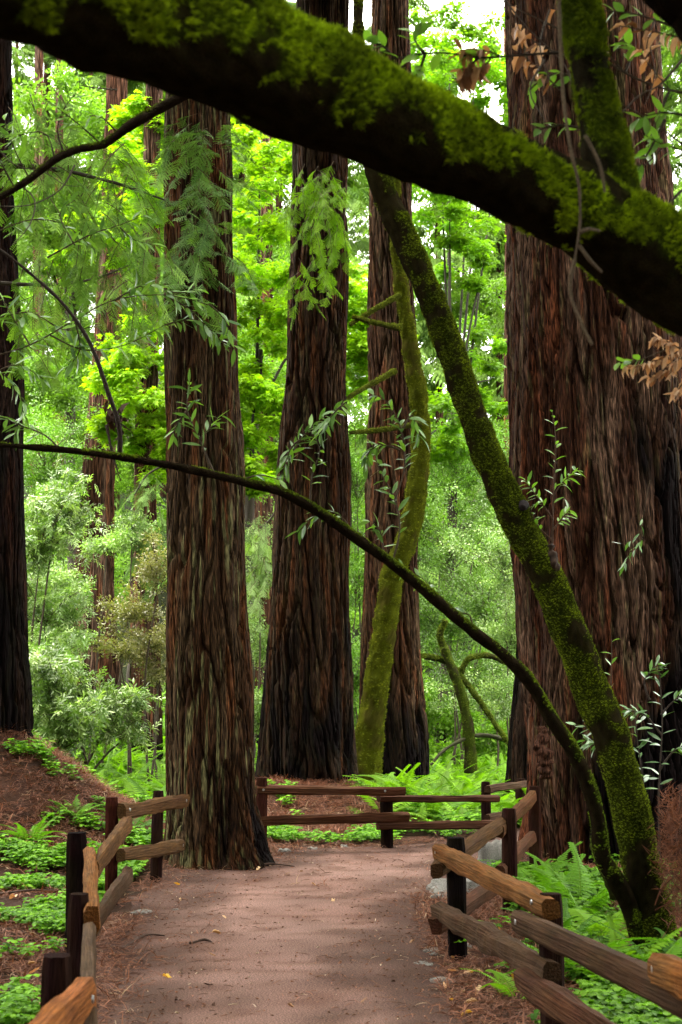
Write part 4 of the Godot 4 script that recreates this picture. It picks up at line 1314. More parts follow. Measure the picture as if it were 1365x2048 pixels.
	put(b3, "stem", stick(pxs([[565, 1000], [540, 1040], [515, 1060]], 20.5, 20.5).map(func(p): return p - b3.position), 0.02, 0.008, Color(0.06, 0.045, 0.03), 6, 0.1, 0.004).mesh(), M.twig)
	sprays_at(b3, "spray", [[520, 1060, 22, 50, 20.5], [525, 1160, 20, 60, 20.5]], 12, Vector2(0.4, 0.7), Color(0.11, 0.18, 0.06), Color(0.24, 0.34, 0.12), Vector3(-0.3, -0.6, 0))
	var b4 := thing("hanging_redwood_bough", "feathery bough veiling the dark slim redwood at left", "branch", px(330, 930, 22.0), "hanging redwood boughs")
	put(b4, "stem", stick(pxs([[330, 930], [295, 950], [270, 990]], 22.0, 22.0).map(func(p): return p - b4.position), 0.02, 0.008, Color(0.06, 0.045, 0.03), 6, 0.1, 0.004).mesh(), M.twig)
	sprays_at(b4, "spray", [[300, 980, 30, 50, 22.0], [290, 1070, 32, 50, 22.0], [320, 1100, 20, 60, 22.0]], 12, Vector2(0.45, 0.8), Color(0.08, 0.15, 0.04), Color(0.17, 0.27, 0.07), Vector3(-0.3, -0.6, 0))

# boughs out of view overhead and behind the camera, placed to darken the foreground
func make_unseen_canopy() -> void:
	rng.seed = 515
	var roof := []
	for i in 8:
		for j in 8:
			var x := -14.0 + i * 4.0 + rng.randf_range(-1.2, 1.2)
			var z := -12.5 + j * 3.8 + rng.randf_range(-1.2, 1.2)
			roof.append([Vector3(x, maxf(8.0, 4.8 - z * 0.56) + rng.randf_range(0, 2.0), z), Vector3(2.4, 0.9, 2.4), 150])
	for i in 16:
		var a := PI * i / 15.0
		for y in [2.0, 5.5, 9.0]:
			roof.append([Vector3(cos(a) * 12.0, y, sin(a) * 11.0 - 1.0), Vector3(2.2, 1.9, 1.6), 190])
	var c := Node3D.new()
	c.name = "unseen_canopy"
	add_child(c)
	kind(tag(c, "dense redwood boughs out of view above and behind, placed to shade the foreground", "canopy"), "stuff")
	crown(c, "foliage", "bough", M.needle, roof, Vector2(1.5, 2.6), Color(0.035, 0.07, 0.022), Color(0.06, 0.10, 0.03), "droop")

# ---------------------------------------------------------------- ferns, sorrel, litter
func make_undergrowth() -> void:
	var bright := leaf_mat(0.55, Color(0.9, 1.0, 0.25), 0.2, Color(0.14, 0.29, 0.016))
	var green := leaf_mat(0.55, Color(0.8, 0.95, 0.25), 0.2, Color(0.095, 0.22, 0.016))
	var deep := leaf_mat(0.55, Color(0.7, 0.85, 0.25), 0.2, Color(0.055, 0.14, 0.014))
	M.fern_bright = bright
	var list := [
		# x, y of its foot in the photograph, fronds, size, material, label
		[800, 1600, 16, 0.85, bright, "bright fern arching behind the far fence's middle post"],
		[745, 1560, 12, 0.7, green, "fern at the foot of the bent mossy trunk"],
		[900, 1600, 14, 0.75, bright, "low bright fern behind the far fence rails"],
		[1000, 1570, 16, 0.95, bright, "tall bright fern by the giant redwood's left root"],
		[860, 1560, 14, 0.8, bright, "bright fern right of the brown redwood's black base"],
		[930, 1555, 14, 0.75, bright, "bright fern under the mossy sapling"],
		[965, 1540, 14, 0.8, bright, "fern behind the far fence's right post"],
		[830, 1625, 12, 0.6, green, "small fern low behind the far fence"],
		[940, 1625, 12, 0.55, green, "small fern near the far fence's right post"],
		[225, 1545, 16, 0.8, bright, "bright fern right of the red needle mound"],
		[290, 1560, 14, 0.75, bright, "bright fern behind the left fence's last post"],
		[190, 1500, 14, 0.75, bright, "bright fern behind the red needle mound"],
		[300, 1470, 14, 0.8, green, "green fern on the slope left of the rail-end redwood"],
		[250, 1420, 16, 1.0, green, "large arching fern up the left slope"],
		[200, 1440, 14, 0.9, green, "arching fern below the dark tree base at left"],
		[130, 1500, 12, 0.7, green, "fern beside the low pale shrub at left"],
		[310, 1520, 12, 0.7, bright, "fern tucked against the rail-end redwood"],
		[150, 1640, 10, 0.42, green, "small fern at the mound's foot behind the left fence"],
		[60, 1690, 10, 0.42, green, "small fern in the sorrel at the left edge"],
		[265, 1660, 10, 0.5, deep, "dark fern between the left fence's last two posts"],
		[1075, 1775, 12, 0.5, green, "fern at the foot of the second corner post"],
		[1160, 1840, 14, 0.75, green, "spreading fern left of the leaning trunk's foot"],
		[1180, 1700, 12, 0.7, green, "fern between the arching stem and leaning trunk"],
		[1040, 2000, 7, 0.34, bright, "small bright fern in front of the right fence's lower rail"],
		[1150, 1960, 12, 0.65, green, "fern behind the right fence's near post"],
		[1245, 1960, 8, 0.6, bright, "bright fern frond before the leaning trunk's foot"],
		[1120, 1800, 10, 0.5, green, "small fern left of the spreading fern by the leaning trunk's foot"],
		[1190, 1890, 12, 0.6, bright, "small fern behind the right fence's long upper rail"],
		[1300, 2010, 10, 0.6, green, "fern in the sorrel at the bottom right corner"],
		[1120, 1900, 9, 0.5, deep, "fern close behind the right fence's near post top"],
		[1340, 1960, 9, 0.55, deep, "dark fern right of the leaning trunk's foot"],
		[1225, 1620, 10, 0.45, deep, "fern in the shade behind the leaning trunk"],
	]
	for q in list:
		fern(gd(q[0], q[1]), q[2], q[3], q[4], q[5], "sword ferns on the forest floor")
	# sorrel
	var where := [[], [], []]
	var tints := [[], [], []]
	for i in 80000:
		var p: Vector3
		var r := rng.randf()
		if r < 0.38:
			p = Vector3(rng.randf_range(-5.5, -1.75), 0, rng.randf_range(-17.0, -8.3))
		elif r < 0.46:
			p = Vector3(rng.randf_range(-3.0, -1.5), 0, rng.randf_range(-8.3, -4.2))
		elif r < 0.82:
			p = Vector3(rng.randf_range(0.95, 4.0), 0, rng.randf_range(-13.5, -4.5))
		else:
			p = Vector3(rng.randf_range(-1.2, 3.5), 0, rng.randf_range(-19.5, -14.9))
		if on_path(p.x, p.z, 0.12):
			continue
		var n: float = NC.get_noise_2d(p.x * 0.9, p.z * 0.9) + 0.5 * ND.get_noise_2d(p.x * 3.0, p.z * 3.0)
		var need := 0.0
		if p.x < -1.2:
			need = (0.8 if p.z > -6.8 else 0.45) if p.z > -8.6 else -0.02
			if (Vector2(p.x, p.z) - Vector2(-4.1, -15.0)).length() < 2.3:
				need = 0.5
			if p.z > -9.6 and p.z < -7.6:
				need = 0.7
		elif p.x > 0.9 and p.z > -13.6:
			need = 0.12 + maxf(0.0, 1.3 - p.x) * 1.2
		elif p.z < -14.5 and p.x < 0.45:
			need = 0.12
			if p.z < -15.7:
				need = 0.7
		if n < need:
			continue
		p.y = ground_h(p.x, p.z)
		var v := rng.randi() % 3
		where[v].append(Transform3D(Basis(Vector3.UP, rng.randf() * TAU).rotated(rand_dir(), 0.2).scaled_local(Vector3.ONE * rng.randf_range(0.45, 1.05)), p))
		tints[v].append(mixc(Color(0.05, 0.14, 0.01), Color(0.17, 0.36, 0.02), 0.3) * (0.8 if p.x > 0.9 and p.z > -14.0 else 1.0))
	var so := Node3D.new()
	so.name = "ground_cover"
	add_child(so)
	kind(tag(so, "bright green sorrel covering the forest floor", "ground cover"), "stuff")
	for v in 3:
		scatter(so, "sorrel", G["sorrel_%d" % v], M.fern, where[v], tints[v])
	# fern cover farther back
	where = [[], [], []]
	tints = [[], [], []]
	for i in 4600:
		var p := Vector3(rng.randf_range(-9.0, 7.0), 0, rng.randf_range(-33.0, -18.5))
		if i > 2600:
			p = Vector3(rng.randf_range(-7.0, -1.4), 0, rng.randf_range(-25.0, -15.6))
		if i % 3 == 0:
			p = Vector3(rng.randf_range(-0.2, 4.5), 0, rng.randf_range(-26.0, -16.5))
		if on_path(p.x, p.z, 0.1) or (Vector2(p.x, p.z) - Vector2(-0.45, -18.1)).length() < 1.5 or (Vector2(p.x, p.z) - Vector2(-4.1, -15.0)).length() < 2.2:
			continue
		p.y = ground_h(p.x, p.z)
		var v := rng.randi() % 3
		var b := Basis(Vector3.UP, rng.randf() * TAU) * Basis(Vector3.BACK, rng.randf_range(0.1, 0.8))
		where[v].append(Transform3D(b.scaled_local(Vector3.ONE * rng.randf_range(0.4, 0.85)), p))
		tints[v].append(mixc(Color(0.055, 0.14, 0.009), Color(0.17, 0.33, 0.018), 0.35))
	var fc := Node3D.new()
	fc.name = "fern_cover"
	add_child(fc)
	kind(tag(fc, "light green fern fronds carpeting the ground beyond the fences", "fern cover"), "stuff")
	for v in 3:
		scatter(fc, "frond_cover", G["frond_%d" % v], M.fern, where[v], tints[v])
	# fallen needles: thick on the mounds and along the fences, sparse on the path
	where = [[], [], []]
	tints = [[], [], []]
	for i in 46000:
		var p: Vector3
		var k := rng.randf()
		if k < 0.28:
			var a := rng.randf() * TAU
			var rr := sqrt(rng.randf()) * 2.6
			p = Vector3(-4.1 + cos(a) * rr, 0, -15.0 + sin(a) * rr)
		elif k < 0.5:
			var a := rng.randf() * TAU
			var rr := sqrt(rng.randf()) * 2.1
			p = Vector3(-0.45 + cos(a) * rr, 0, -17.8 + sin(a) * rr)
		elif k < 0.72:
			p = Vector3(rng.randf_range(-4.5, -0.9), 0, rng.randf_range(-10.5, -3.5))
		elif k < 0.9:
			p = Vector3(rng.randf_range(0.55, 2.6), 0, rng.randf_range(-13.0, -4.0))
		else:
			p = Vector3(rng.randf_range(-3.0, 3.0), 0, rng.randf_range(-15.5, -11.0))
		if on_path(p.x, p.z) and (rng.randf() > 0.05 + 0.9 * smoothstep(0.3, 0.0, edge_distance(Vector2(p.x, p.z)))):
			continue
		p.y = ground_h(p.x, p.z) + 0.012
		var v := rng.randi() % 3
		where[v].append(Transform3D(Basis(Vector3.UP, rng.randf() * TAU).rotated(rand_dir(), 0.25).scaled_local(Vector3.ONE * rng.randf_range(0.6, 1.3)), p))
		tints[v].append(mixc(Color(0.10, 0.04, 0.024), Color(0.22, 0.095, 0.055), 0.4) if rng.randf() < 0.95 else Color(0.32, 0.22, 0.14))
	var li := Node3D.new()
	li.name = "needle_litter"
	add_child(li)
	kind(tag(li, "reddish fallen needles heaped on mounds and fence lines", "needle litter"), "stuff")
	for v in 3:
		scatter(li, "litter", G["litter_%d" % v], M.dry, where[v], tints[v])

# crumbs of bark, grit and needles strewn over the trodden path
func make_path_debris() -> void:
	rng.seed = 616
	var crumb := Geo.new()
	blade(crumb, Vector3(-0.5, 0.1, 0), Vector3(1, 0.15, 0), Vector3.UP, 1.0, 0.7, 0.3, Color.WHITE, [0.2, 1.0, 0.8, 0.3], 0.4)
	var needle := Geo.new()
	blade(needle, Vector3(-0.5, 0.03, 0), Vector3(1, 0.08, 0.1), Vector3.UP, 1.0, 0.07, 0.25, Color.WHITE, [0.5, 1.0, 0.8, 0.1], 0.4)
	var where := [[], []]
	var tints := [[], []]
	for i in 16000:
		var p := Vector3(rng.randf_range(-1.9, 1.6), 0, rng.randf_range(-16.0, -3.4))
		if not on_path(p.x, p.z):
			continue
		var near := smoothstep(0.7, 0.1, edge_distance(Vector2(p.x, p.z)))
		var clump: float = NF.get_noise_2d(p.x * 2.2, p.z * 3.2) + 0.4 * NB.get_noise_2d(p.x * 9.0, p.z * 9.0)
		if rng.randf() > 0.16 + near * 0.7 + maxf(0.0, clump) * 0.8:
			continue
		var k := 0 if rng.randf() < 0.6 else 1
		p.y = ground_h(p.x, p.z) + 0.016
		var size := rng.randf_range(0.008, 0.022) if k == 0 else rng.randf_range(0.025, 0.09)
		where[k].append(Transform3D(Basis(Vector3.UP, rng.randf() * TAU).scaled_local(Vector3.ONE * size), p))
		tints[k].append(mixc(Color(0.06, 0.03, 0.02), Color(0.2, 0.09, 0.055), 0.4) if rng.randf() < 0.95 else mixc(Color(0.34, 0.27, 0.22), Color(0.42, 0.34, 0.24), 0.2))
	var o := Node3D.new()
	o.name = "path_debris"
	add_child(o)
	kind(tag(o, "bark crumbs and needles strewn over the pinkish path", "debris"), "stuff")
	scatter(o, "crumbs", crumb.mesh(), M.dry, where[0], tints[0])
	scatter(o, "needles", needle.mesh(), M.dry, where[1], tints[1])

# ---------------------------------------------------------------- leafy twigs
func make_twigs() -> void:
	rng.seed = 909
	var bay_dark := leaf_mat(0.3, Color(0.4, 0.55, 0.15), 0.6, Color(0.07, 0.14, 0.045))
	var bay_mid := leaf_mat(0.32, Color(0.5, 0.65, 0.2), 0.6, Color(0.12, 0.22, 0.06))
	var bay_light := leaf_mat(0.35, Color(0.7, 0.85, 0.25), 0.5, Color(0.19, 0.34, 0.06))
	M.bay_dark = bay_dark
	M.bay_mid = bay_mid
	M.bay_light = bay_light
	M.dead_tan = leaf_mat(0.6, Color(0.5, 0.35, 0.2), 0.4, Color(0.55, 0.33, 0.17))
	M.dead_brown = leaf_mat(0.6, Color(0.4, 0.25, 0.12), 0.4, Color(0.27, 0.15, 0.08))
	M.dead_pale = leaf_mat(0.6, Color(0.5, 0.35, 0.2), 0.4, Color(0.7, 0.5, 0.34))
	M.orange_leaf = leaf_mat(0.5, Color(0.6, 0.4, 0.1), 0.4, Color(0.7, 0.3, 0.02))
	var bay := ["bay_dark", "bay_mid", "bay_mid", "bay_light"]
	var arch: Node3D = G.arch
	var bl := Vector2(0.07, 0.12)
	# sprigs on the arching stem: [pixel list, depth, leaves]
	for q in [
		[[[566, 985], [575, 930], [600, 880], [640, 840], [690, 806]], 7.9, 39],
		[[[600, 880], [580, 900], [565, 950]], 7.85, 13],
		[[[620, 1010], [625, 950], [640, 900], [620, 860]], 7.9, 18],
		[[[704, 1070], [690, 1040], [650, 1020], [600, 1060]], 8.0, 15],
		[[[690, 806], [665, 830], [640, 870]], 7.8, 15],
		[[[770, 1120], [760, 1060], [735, 1040]], 8.15, 11],
		[[[784, 1128], [800, 1060], [790, 1000], [760, 940], [745, 890]], 8.15, 26],
		[[[790, 1000], [810, 930], [800, 850], [770, 800], [745, 790]], 8.1, 33],
		[[[800, 900], [770, 890], [740, 900], [730, 930]], 8.05, 23],
		[[[805, 860], [825, 830], [840, 880]], 8.1, 13],
		[[[868, 1196], [850, 1160], [810, 1140]], 8.3, 7],
		[[[480, 962], [520, 950], [560, 960]], 7.75, 6],
		[[[430, 950], [400, 880], [375, 820], [380, 760]], 7.7, 26],
		[[[400, 880], [425, 850], [440, 830]], 7.7, 11],
		[[[375, 820], [355, 850], [345, 870]], 7.7, 9],
		[[[945, 1262], [940, 1230], [905, 1225]], 8.45, 6],
		[[[120, 899], [90, 870], [40, 850], [0, 830]], 7.3, 16],
	]:
		sprig(arch, pxs(q[0], q[1], q[1] + 0.05), 0.006, q[2], bl, "bay", null, bay, 0.25)
	var wilt := sprig_dead(arch, [[[236, 860], [225, 830], [215, 800]], [[240, 870], [245, 840], [238, 815]]], 7.45)
	# upper left branch
	var ub := thing("mossy_bay_branch", "curving mossy branch at upper left below the thick limb", "branch", px(-30, 410, 7.0))
	var us := pxs([[-80, 440], [0, 395], [60, 358], [110, 320], [152, 300], [205, 290], [238, 268], [272, 244], [340, 206], [420, 160]], 7.0, 6.6)
	for i in us.size():
		us[i] -= ub.position
	moss_limb(ub, "stem", us, [0.02, 0.019, 0.018, 0.018, 0.019, 0.02, 0.021, 0.023, 0.027, 0.03], 16, 0.025, 0.003, Color(0.05, 0.036, 0.025), Color(0.08, 0.1, 0.015), 0.35, 700, Vector2(0.006, 0.012), Color(0.07, 0.1, 0.01), Color(0.12, 0.155, 0.015))
	for q in [
		[[[110, 320], [95, 270], [60, 265], [20, 280]], 7.0, 10],
		[[[130, 310], [115, 260], [130, 215], [150, 190]], 6.9, 16],
		[[[205, 290], [160, 250], [115, 215]], 6.9, 12],
		[[[60, 358], [30, 300], [10, 240]], 7.0, 12],
		[[[30, 375], [10, 340], [-10, 300]], 7.0, 8],
		[[[238, 268], [205, 235], [180, 232]], 6.85, 8],
	]:
		sprig(ub, pxs(q[0], q[1], q[1] - 0.1), 0.005, q[2], bl, "bay", null, ["bay_mid", "bay_light", "bay_light"], 0.3)
	for q in [[[40, 370], [70, 400], [60, 450], [25, 490]], [[0, 300], [30, 330], [90, 345], [130, 370], [160, 372]], [[150, 330], [120, 380], [60, 410], [-10, 412]], [[235, 180], [160, 170], [158, 150]]]:
		put(ub, "bare_twig", stick(pxs(q, 6.95, 6.9).map(func(p): return p - ub.position), 0.005, 0.002, Color(0.16, 0.13, 0.1), 4, 0.05).mesh(), M.twig)
	# leafy bay twigs crossing the left trunk
	var lb := thing("leafy_bay_branch", "slender leafy bay twigs spreading across the left redwoods", "branch", px(-40, 720, 8.2))
	for q in [
		[[[-40, 720], [60, 690], [150, 640], [230, 600], [330, 590], [420, 610]], 8.2, 60],
		[[[100, 670], [170, 700], [250, 690], [330, 650]], 8.2, 29],
		[[[230, 600], [290, 570], [350, 585], [400, 580]], 8.3, 23],
		[[[330, 590], [380, 620], [420, 660], [450, 690]], 8.3, 23],
		[[[330, 650], [390, 640], [440, 680]], 8.3, 20],
		[[[60, 690], [30, 640], [0, 590]], 8.2, 17],
		[[[-40, 720], [20, 760], [50, 820], [30, 870]], 8.1, 23],
		[[[0, 740], [40, 730], [90, 760]], 8.1, 14],
		[[[150, 640], [160, 700], [130, 740]], 8.2, 17],
		[[[-20, 640], [60, 625], [130, 660], [200, 650]], 8.3, 24],
		[[[-20, 470], [60, 440], [130, 450], [190, 500]], 8.6, 24],
		[[[420, 610], [450, 640], [470, 700]], 8.3, 10],
		[[[95, 515], [180, 470], [240, 450], [290, 430]], 8.5, 23],
		[[[150, 490], [120, 430], [150, 400]], 8.5, 13],
		[[[240, 455], [270, 480], [310, 490]], 8.5, 13],
	]:
		sprig(lb, pxs(q[0], q[1], q[1] + 0.1), 0.0055, q[2], Vector2(0.08, 0.13), "bay", null, bay, 0.12)
	# the long climbing shoots on the leaning trunk
	var lean: Node3D = G.lean
	for q in [
		[[[1105, 1090], [1108, 980], [1112, 880], [1104, 820]], 8.85, 18],
		[[[1107, 1040], [1080, 1000], [1050, 960]], 8.85, 22],
		[[[1108, 990], [1130, 960], [1155, 940]], 8.85, 16],
		[[[1106, 1060], [1130, 1030], [1140, 1020]], 8.85, 13],
		[[[1104, 1080], [1075, 1050], [1060, 1010]], 8.85, 18],
		[[[1212, 1440], [1222, 1370], [1224, 1270]], 8.95, 6],
	]:
		sprig(lean, pxs(q[0], q[1], q[1]), 0.007, q[2], Vector2(0.065, 0.095), "bay", null, ["bay_mid", "bay_light", "bay_light"], 0.3, 0.9, Color(0.12, 0.06, 0.035))
	# sapling in front of the giant's dark side
	var foot := gd(1320, 1790)
	var sap := thing("bay_sapling", "dark leaved bay sapling in front of the giant redwood's black side", "sapling", foot)
	for q in [
		[[[1322, 1790], [1318, 1600], [1325, 1450], [1318, 1330]], 10.6, 19],
		[[[1324, 1470], [1290, 1430], [1255, 1420]], 10.6, 22],
		[[[1322, 1430], [1350, 1400], [1380, 1380]], 10.6, 16],
		[[[1320, 1540], [1350, 1500], [1390, 1490]], 10.6, 16],
		[[[1290, 1700], [1260, 1560], [1200, 1470], [1150, 1450]], 10.3, 25],
		[[[1230, 1500], [1200, 1490], [1170, 1480]], 10.3, 16],
		[[[1300, 1400], [1290, 1360], [1320, 1325]], 10.6, 16],
		[[[1285, 1720], [1290, 1600], [1275, 1480], [1270, 1420]], 10.4, 22],
	]:
		sprig(sap, pxs(q[0], q[1], q[1]), 0.009, q[2], Vector2(0.085, 0.13), "bay", null, ["bay_dark", "bay_dark", "bay_mid"], 0.45, 0.9, Color(0.06, 0.04, 0.03))
	# little sprig against the giant's bark
	var tiny := thing("hanging_sprig", "small leafy sprig hanging before the giant redwood's charred patch", "branch", px(1290, 1040, 9.6))
	for q in [[[[1300, 960], [1285, 1040], [1275, 1075], [1235, 1090]], 9.6, 7], [[[1275, 1075], [1260, 1110], [1245, 1135]], 9.6, 7], [[[1280, 1060], [1285, 1078], [1270, 1100]], 9.6, 5]]:
		sprig(tiny, pxs(q[0], q[1], q[1]), 0.003, q[2], Vector2(0.06, 0.09), "bay", null, ["bay_dark", "bay_mid"], 0.4)
	# tanoak twigs near the camera at upper right, green and dead leaves
	var tan_g := ["bay_light", "bay_mid", "bay_light"]
	var ta := thing("tanoak_twigs", "near twigs with oval green leaves and curled dead ones at upper right", "branch", px(1400, 280, 4.9))
	for q in [
		[[[1420, 190], [1340, 180], [1250, 145], [1140, 70], [1020, 10], [960, -30]], 5.2, 0, tan_g],
		[[[1340, 180], [1310, 250], [1290, 320]], 5.1, 8, tan_g],
		[[[1420, 250], [1365, 230], [1320, 225], [1270, 240]], 5.0, 13, tan_g],
		[[[1250, 145], [1265, 100], [1240, 80]], 5.2, 10, tan_g],
		[[[1420, 330], [1365, 300], [1330, 290], [1290, 270]], 4.9, 15, tan_g],
		[[[1200, 180], [1140, 150], [1095, 150], [1060, 180]], 5.2, 11, tan_g],
		[[[1180, 260], [1120, 250], [1075, 260]], 5.2, 8, tan_g],
		[[[1420, 90], [1360, 60], [1280, 30], [1200, 20]], 5.0, 13, tan_g],
		[[[1330, 240], [1300, 300], [1270, 350]], 5.0, 8, tan_g],
	]:
		sprig(ta, pxs(q[0], q[1], q[1]), 0.006, q[2], Vector2(0.055, 0.082), "oval", null, q[3], 0.2, 0.9, Color(0.13, 0.1, 0.075), 0.1)
	var dead := ["dead_tan", "dead_tan", "dead_brown", "dead_pale"]
	for q in [
		[[[1250, 145], [1200, 90], [1160, 40], [1110, 20]], 5.2, 11],
		[[[1420, 90], [1340, 70], [1290, 60], [1230, 50]], 5.0, 13],
		[[[1130, 110], [1080, 90], [1040, 60], [1030, 30]], 5.2, 10],
		[[[1120, 180], [1070, 130], [1030, 100]], 5.2, 10],
		[[[1340, 180], [1300, 130], [1280, 100]], 5.1, 8],
	]:
		sprig(ta, pxs(q[0], q[1], q[1]), 0.004, q[2], Vector2(0.045, 0.075), "dry", null, dead, 0.2, 0.8, Color(0.13, 0.1, 0.075), 0.8)
	for q in [[[1010, 0], [1060, 60], [1130, 130], [1150, 200]], [[1365, 120], [1320, 170], [1280, 190], [1230, 240]], [[1380, 300], [1300, 240], [1210, 190]], [[1240, 330], [1290, 330], [1330, 290], [1380, 250]], [[1090, 120], [1060, 180], [1090, 240]], [[1330, 0], [1300, 70], [1310, 150], [1290, 210]], [[1150, 330], [1080, 300], [1030, 310]], [[1365, 380], [1310, 430], [1290, 400]], [[1100, 20], [1080, 90], [1100, 160]]]:
		put(ta, "bare_twig", stick(pxs(q, 5.1, 5.0).map(func(p): return p - ta.position), 0.005, 0.002, Color(0.12, 0.09, 0.07), 4, 0.05, 0.001).mesh(), M.twig)
	var tb := thing("tanoak_branch", "twig of oval leaves and dead leaves rising above the mossy limb", "branch", px(1120, 100, 4.7))
	for q in [[[[1120, 105], [1040, 110], [960, 115], [880, 105], [800, 115], [740, 125]], 4.7, 13], [[[850, 108], [830, 80], [835, 50]], 4.7, 8], [[[790, 118], [765, 90], [735, 85]], 4.7, 8], [[[850, 110], [840, 140], [830, 155]], 4.7, 8]]:
		sprig(tb, pxs(q[0], q[1], q[1]), 0.005, q[2], Vector2(0.055, 0.085), "oval", null, tan_g, 0.35, 0.9, Color(0.08, 0.06, 0.05), 0.1)
	for q in [[[[1000, 112], [970, 100], [920, 100]], 4.7, 15], [[[985, 112], [965, 135], [920, 140]], 4.7, 13], [[[960, 115], [940, 130], [930, 160]], 4.7, 10]]:
		sprig(tb, pxs(q[0], q[1], q[1]), 0.004, q[2], Vector2(0.045, 0.07), "dry", null, ["dead_brown", "dead_brown", "dead_tan"], 0.2, 0.8, Color(0.08, 0.06, 0.05), 0.8)
	# pale vine in front of the limb
	var vine := thing("dry_vine", "pale dry vine hanging in front of the thick mossy limb", "vine", px(1130, -40, 3.6))
	for q in [[[1118, -60], [1120, 60], [1128, 200], [1142, 300], [1158, 370], [1160, 450], [1150, 520]], [[1158, 490], [1180, 520], [1205, 545]], [[1160, 465], [1180, 458], [1200, 462]], [[1170, 270], [1200, 330], [1210, 385]], [[1150, 520], [1140, 580], [1160, 640], [1185, 690]]]:
		put(vine, "stem", stick(pxs(q, 3.62, 3.64).map(func(p): return p - vine.position), 0.006, 0.004, Color(0.26, 0.19, 0.12), 6, 0.03, 0.001).mesh(), M.twig)
	# dead brown leaves at the right edge
	var db := thing("dead_leaf_branch", "spray of curled tan dead leaves at the right edge before the giant redwood", "branch", px(1420, 690, 5.4))
	for q in [[[[1440, 660], [1365, 700], [1300, 725], [1250, 735]], 5.4, 50], [[[1365, 700], [1330, 680], [1310, 675]], 5.4, 28], [[[1365, 705], [1340, 740], [1300, 755]], 5.4, 28], [[[1400, 720], [1370, 760], [1350, 790]], 5.4, 18]]:
		sprig(db, pxs(q[0], q[1], q[1]), 0.004, q[2], Vector2(0.03, 0.052), "dry", null, ["dead_tan", "dead_pale", "dead_pale", "dead_brown"], 0.1, 0.8, Color(0.1, 0.07, 0.05), 0.6)
	sprig(db, pxs([[1330, 700], [1280, 720], [1235, 725]], 5.4, 5.4), 0.003, 8, Vector2(0.05, 0.07), "oval", null, tan_g, 0.4)
	# hanging dead fern at right
	var df := thing("dead_fern", "rust brown dead fern fronds hanging beside the leaning trunk's foot", "fern", gd(1372, 1880))
	M.rust = leaf_mat(0.7, Color(0.25, 0.12, 0.06), 0.3, Color(0.10, 0.038, 0.022))
	for i in 14:
		var p := px(rng.randf_range(1345, 1410), rng.randf_range(1580, 1850), rng.randf_range(8.4, 8.9)) - df.position
		var b := aimed(Vector3(rng.randf_range(-0.6, 0.6), rng.randf_range(-1.0, -0.3), rng.randf_range(-0.5, 0.5)), Vector3(rng.randf_range(-1, 1), rng.randf_range(-0.5, 0.5), rng.randf_range(-1, 1)))
		put(df, "frond", G["frond_%d" % (rng.randi() % 3)], M.rust, Transform3D(b.scaled_local(Vector3(1, 1, 0.6) * rng.randf_range(0.1, 0.24)), p))
	var tangle := [[], [], []]
	var rusty := [[], [], []]
	for i in 620:
		var strand := i % 13
		var drop_y := rng.randf()
		var p := px(1334 + strand * 7.0 + 9.0 * sin(drop_y * 5.0 + strand * 1.7) + rng.randf_range(-4, 4), lerpf(1575.0 + 11.0 * (strand % 5), 1740.0 + 12.0 * ((strand * 5) % 13), drop_y), 8.4 + 0.04 * ((strand * 7) % 13)) - df.position
		var v := rng.randi() % 3
		tangle[v].append(Transform3D(aimed(Vector3(rng.randf_range(-0.5, 0.5), -1, rng.randf_range(-0.5, 0.5)), rand_dir()).scaled_local(Vector3.ONE * rng.randf_range(0.5, 1.0)), p))
		rusty[v].append(mixc(Color(0.07, 0.025, 0.015), Color(0.19, 0.075, 0.04), 0.3))
	for v in 3:
		scatter(df, "withered_frond_tangle", G["litter_%d" % v], M.dry, tangle[v], rusty[v])
	put(df, "stalk", stick([Vector3(0, -0.1, 0), px(1368, 1700, 8.6) - df.position, px(1362, 1570, 8.6) - df.position], 0.03, 0.012, Color(0.08, 0.035, 0.022), 8, 0.08, 0.006).mesh(), M.twig)

func sprig_dead(parent: Node3D, lists: Array, d: float) -> int:
	M.dead_dark = leaf_mat(0.7, Color(0.15, 0.09, 0.05), 0.3, Color(0.055, 0.03, 0.02))
	for q in lists:
		sprig(parent, pxs(q, d, d), 0.004, 9, Vector2(0.06, 0.09), "dry", null, ["dead_dark"], 0.1, 0.5, Color(0.05, 0.03, 0.02), 1.2)
	return 0

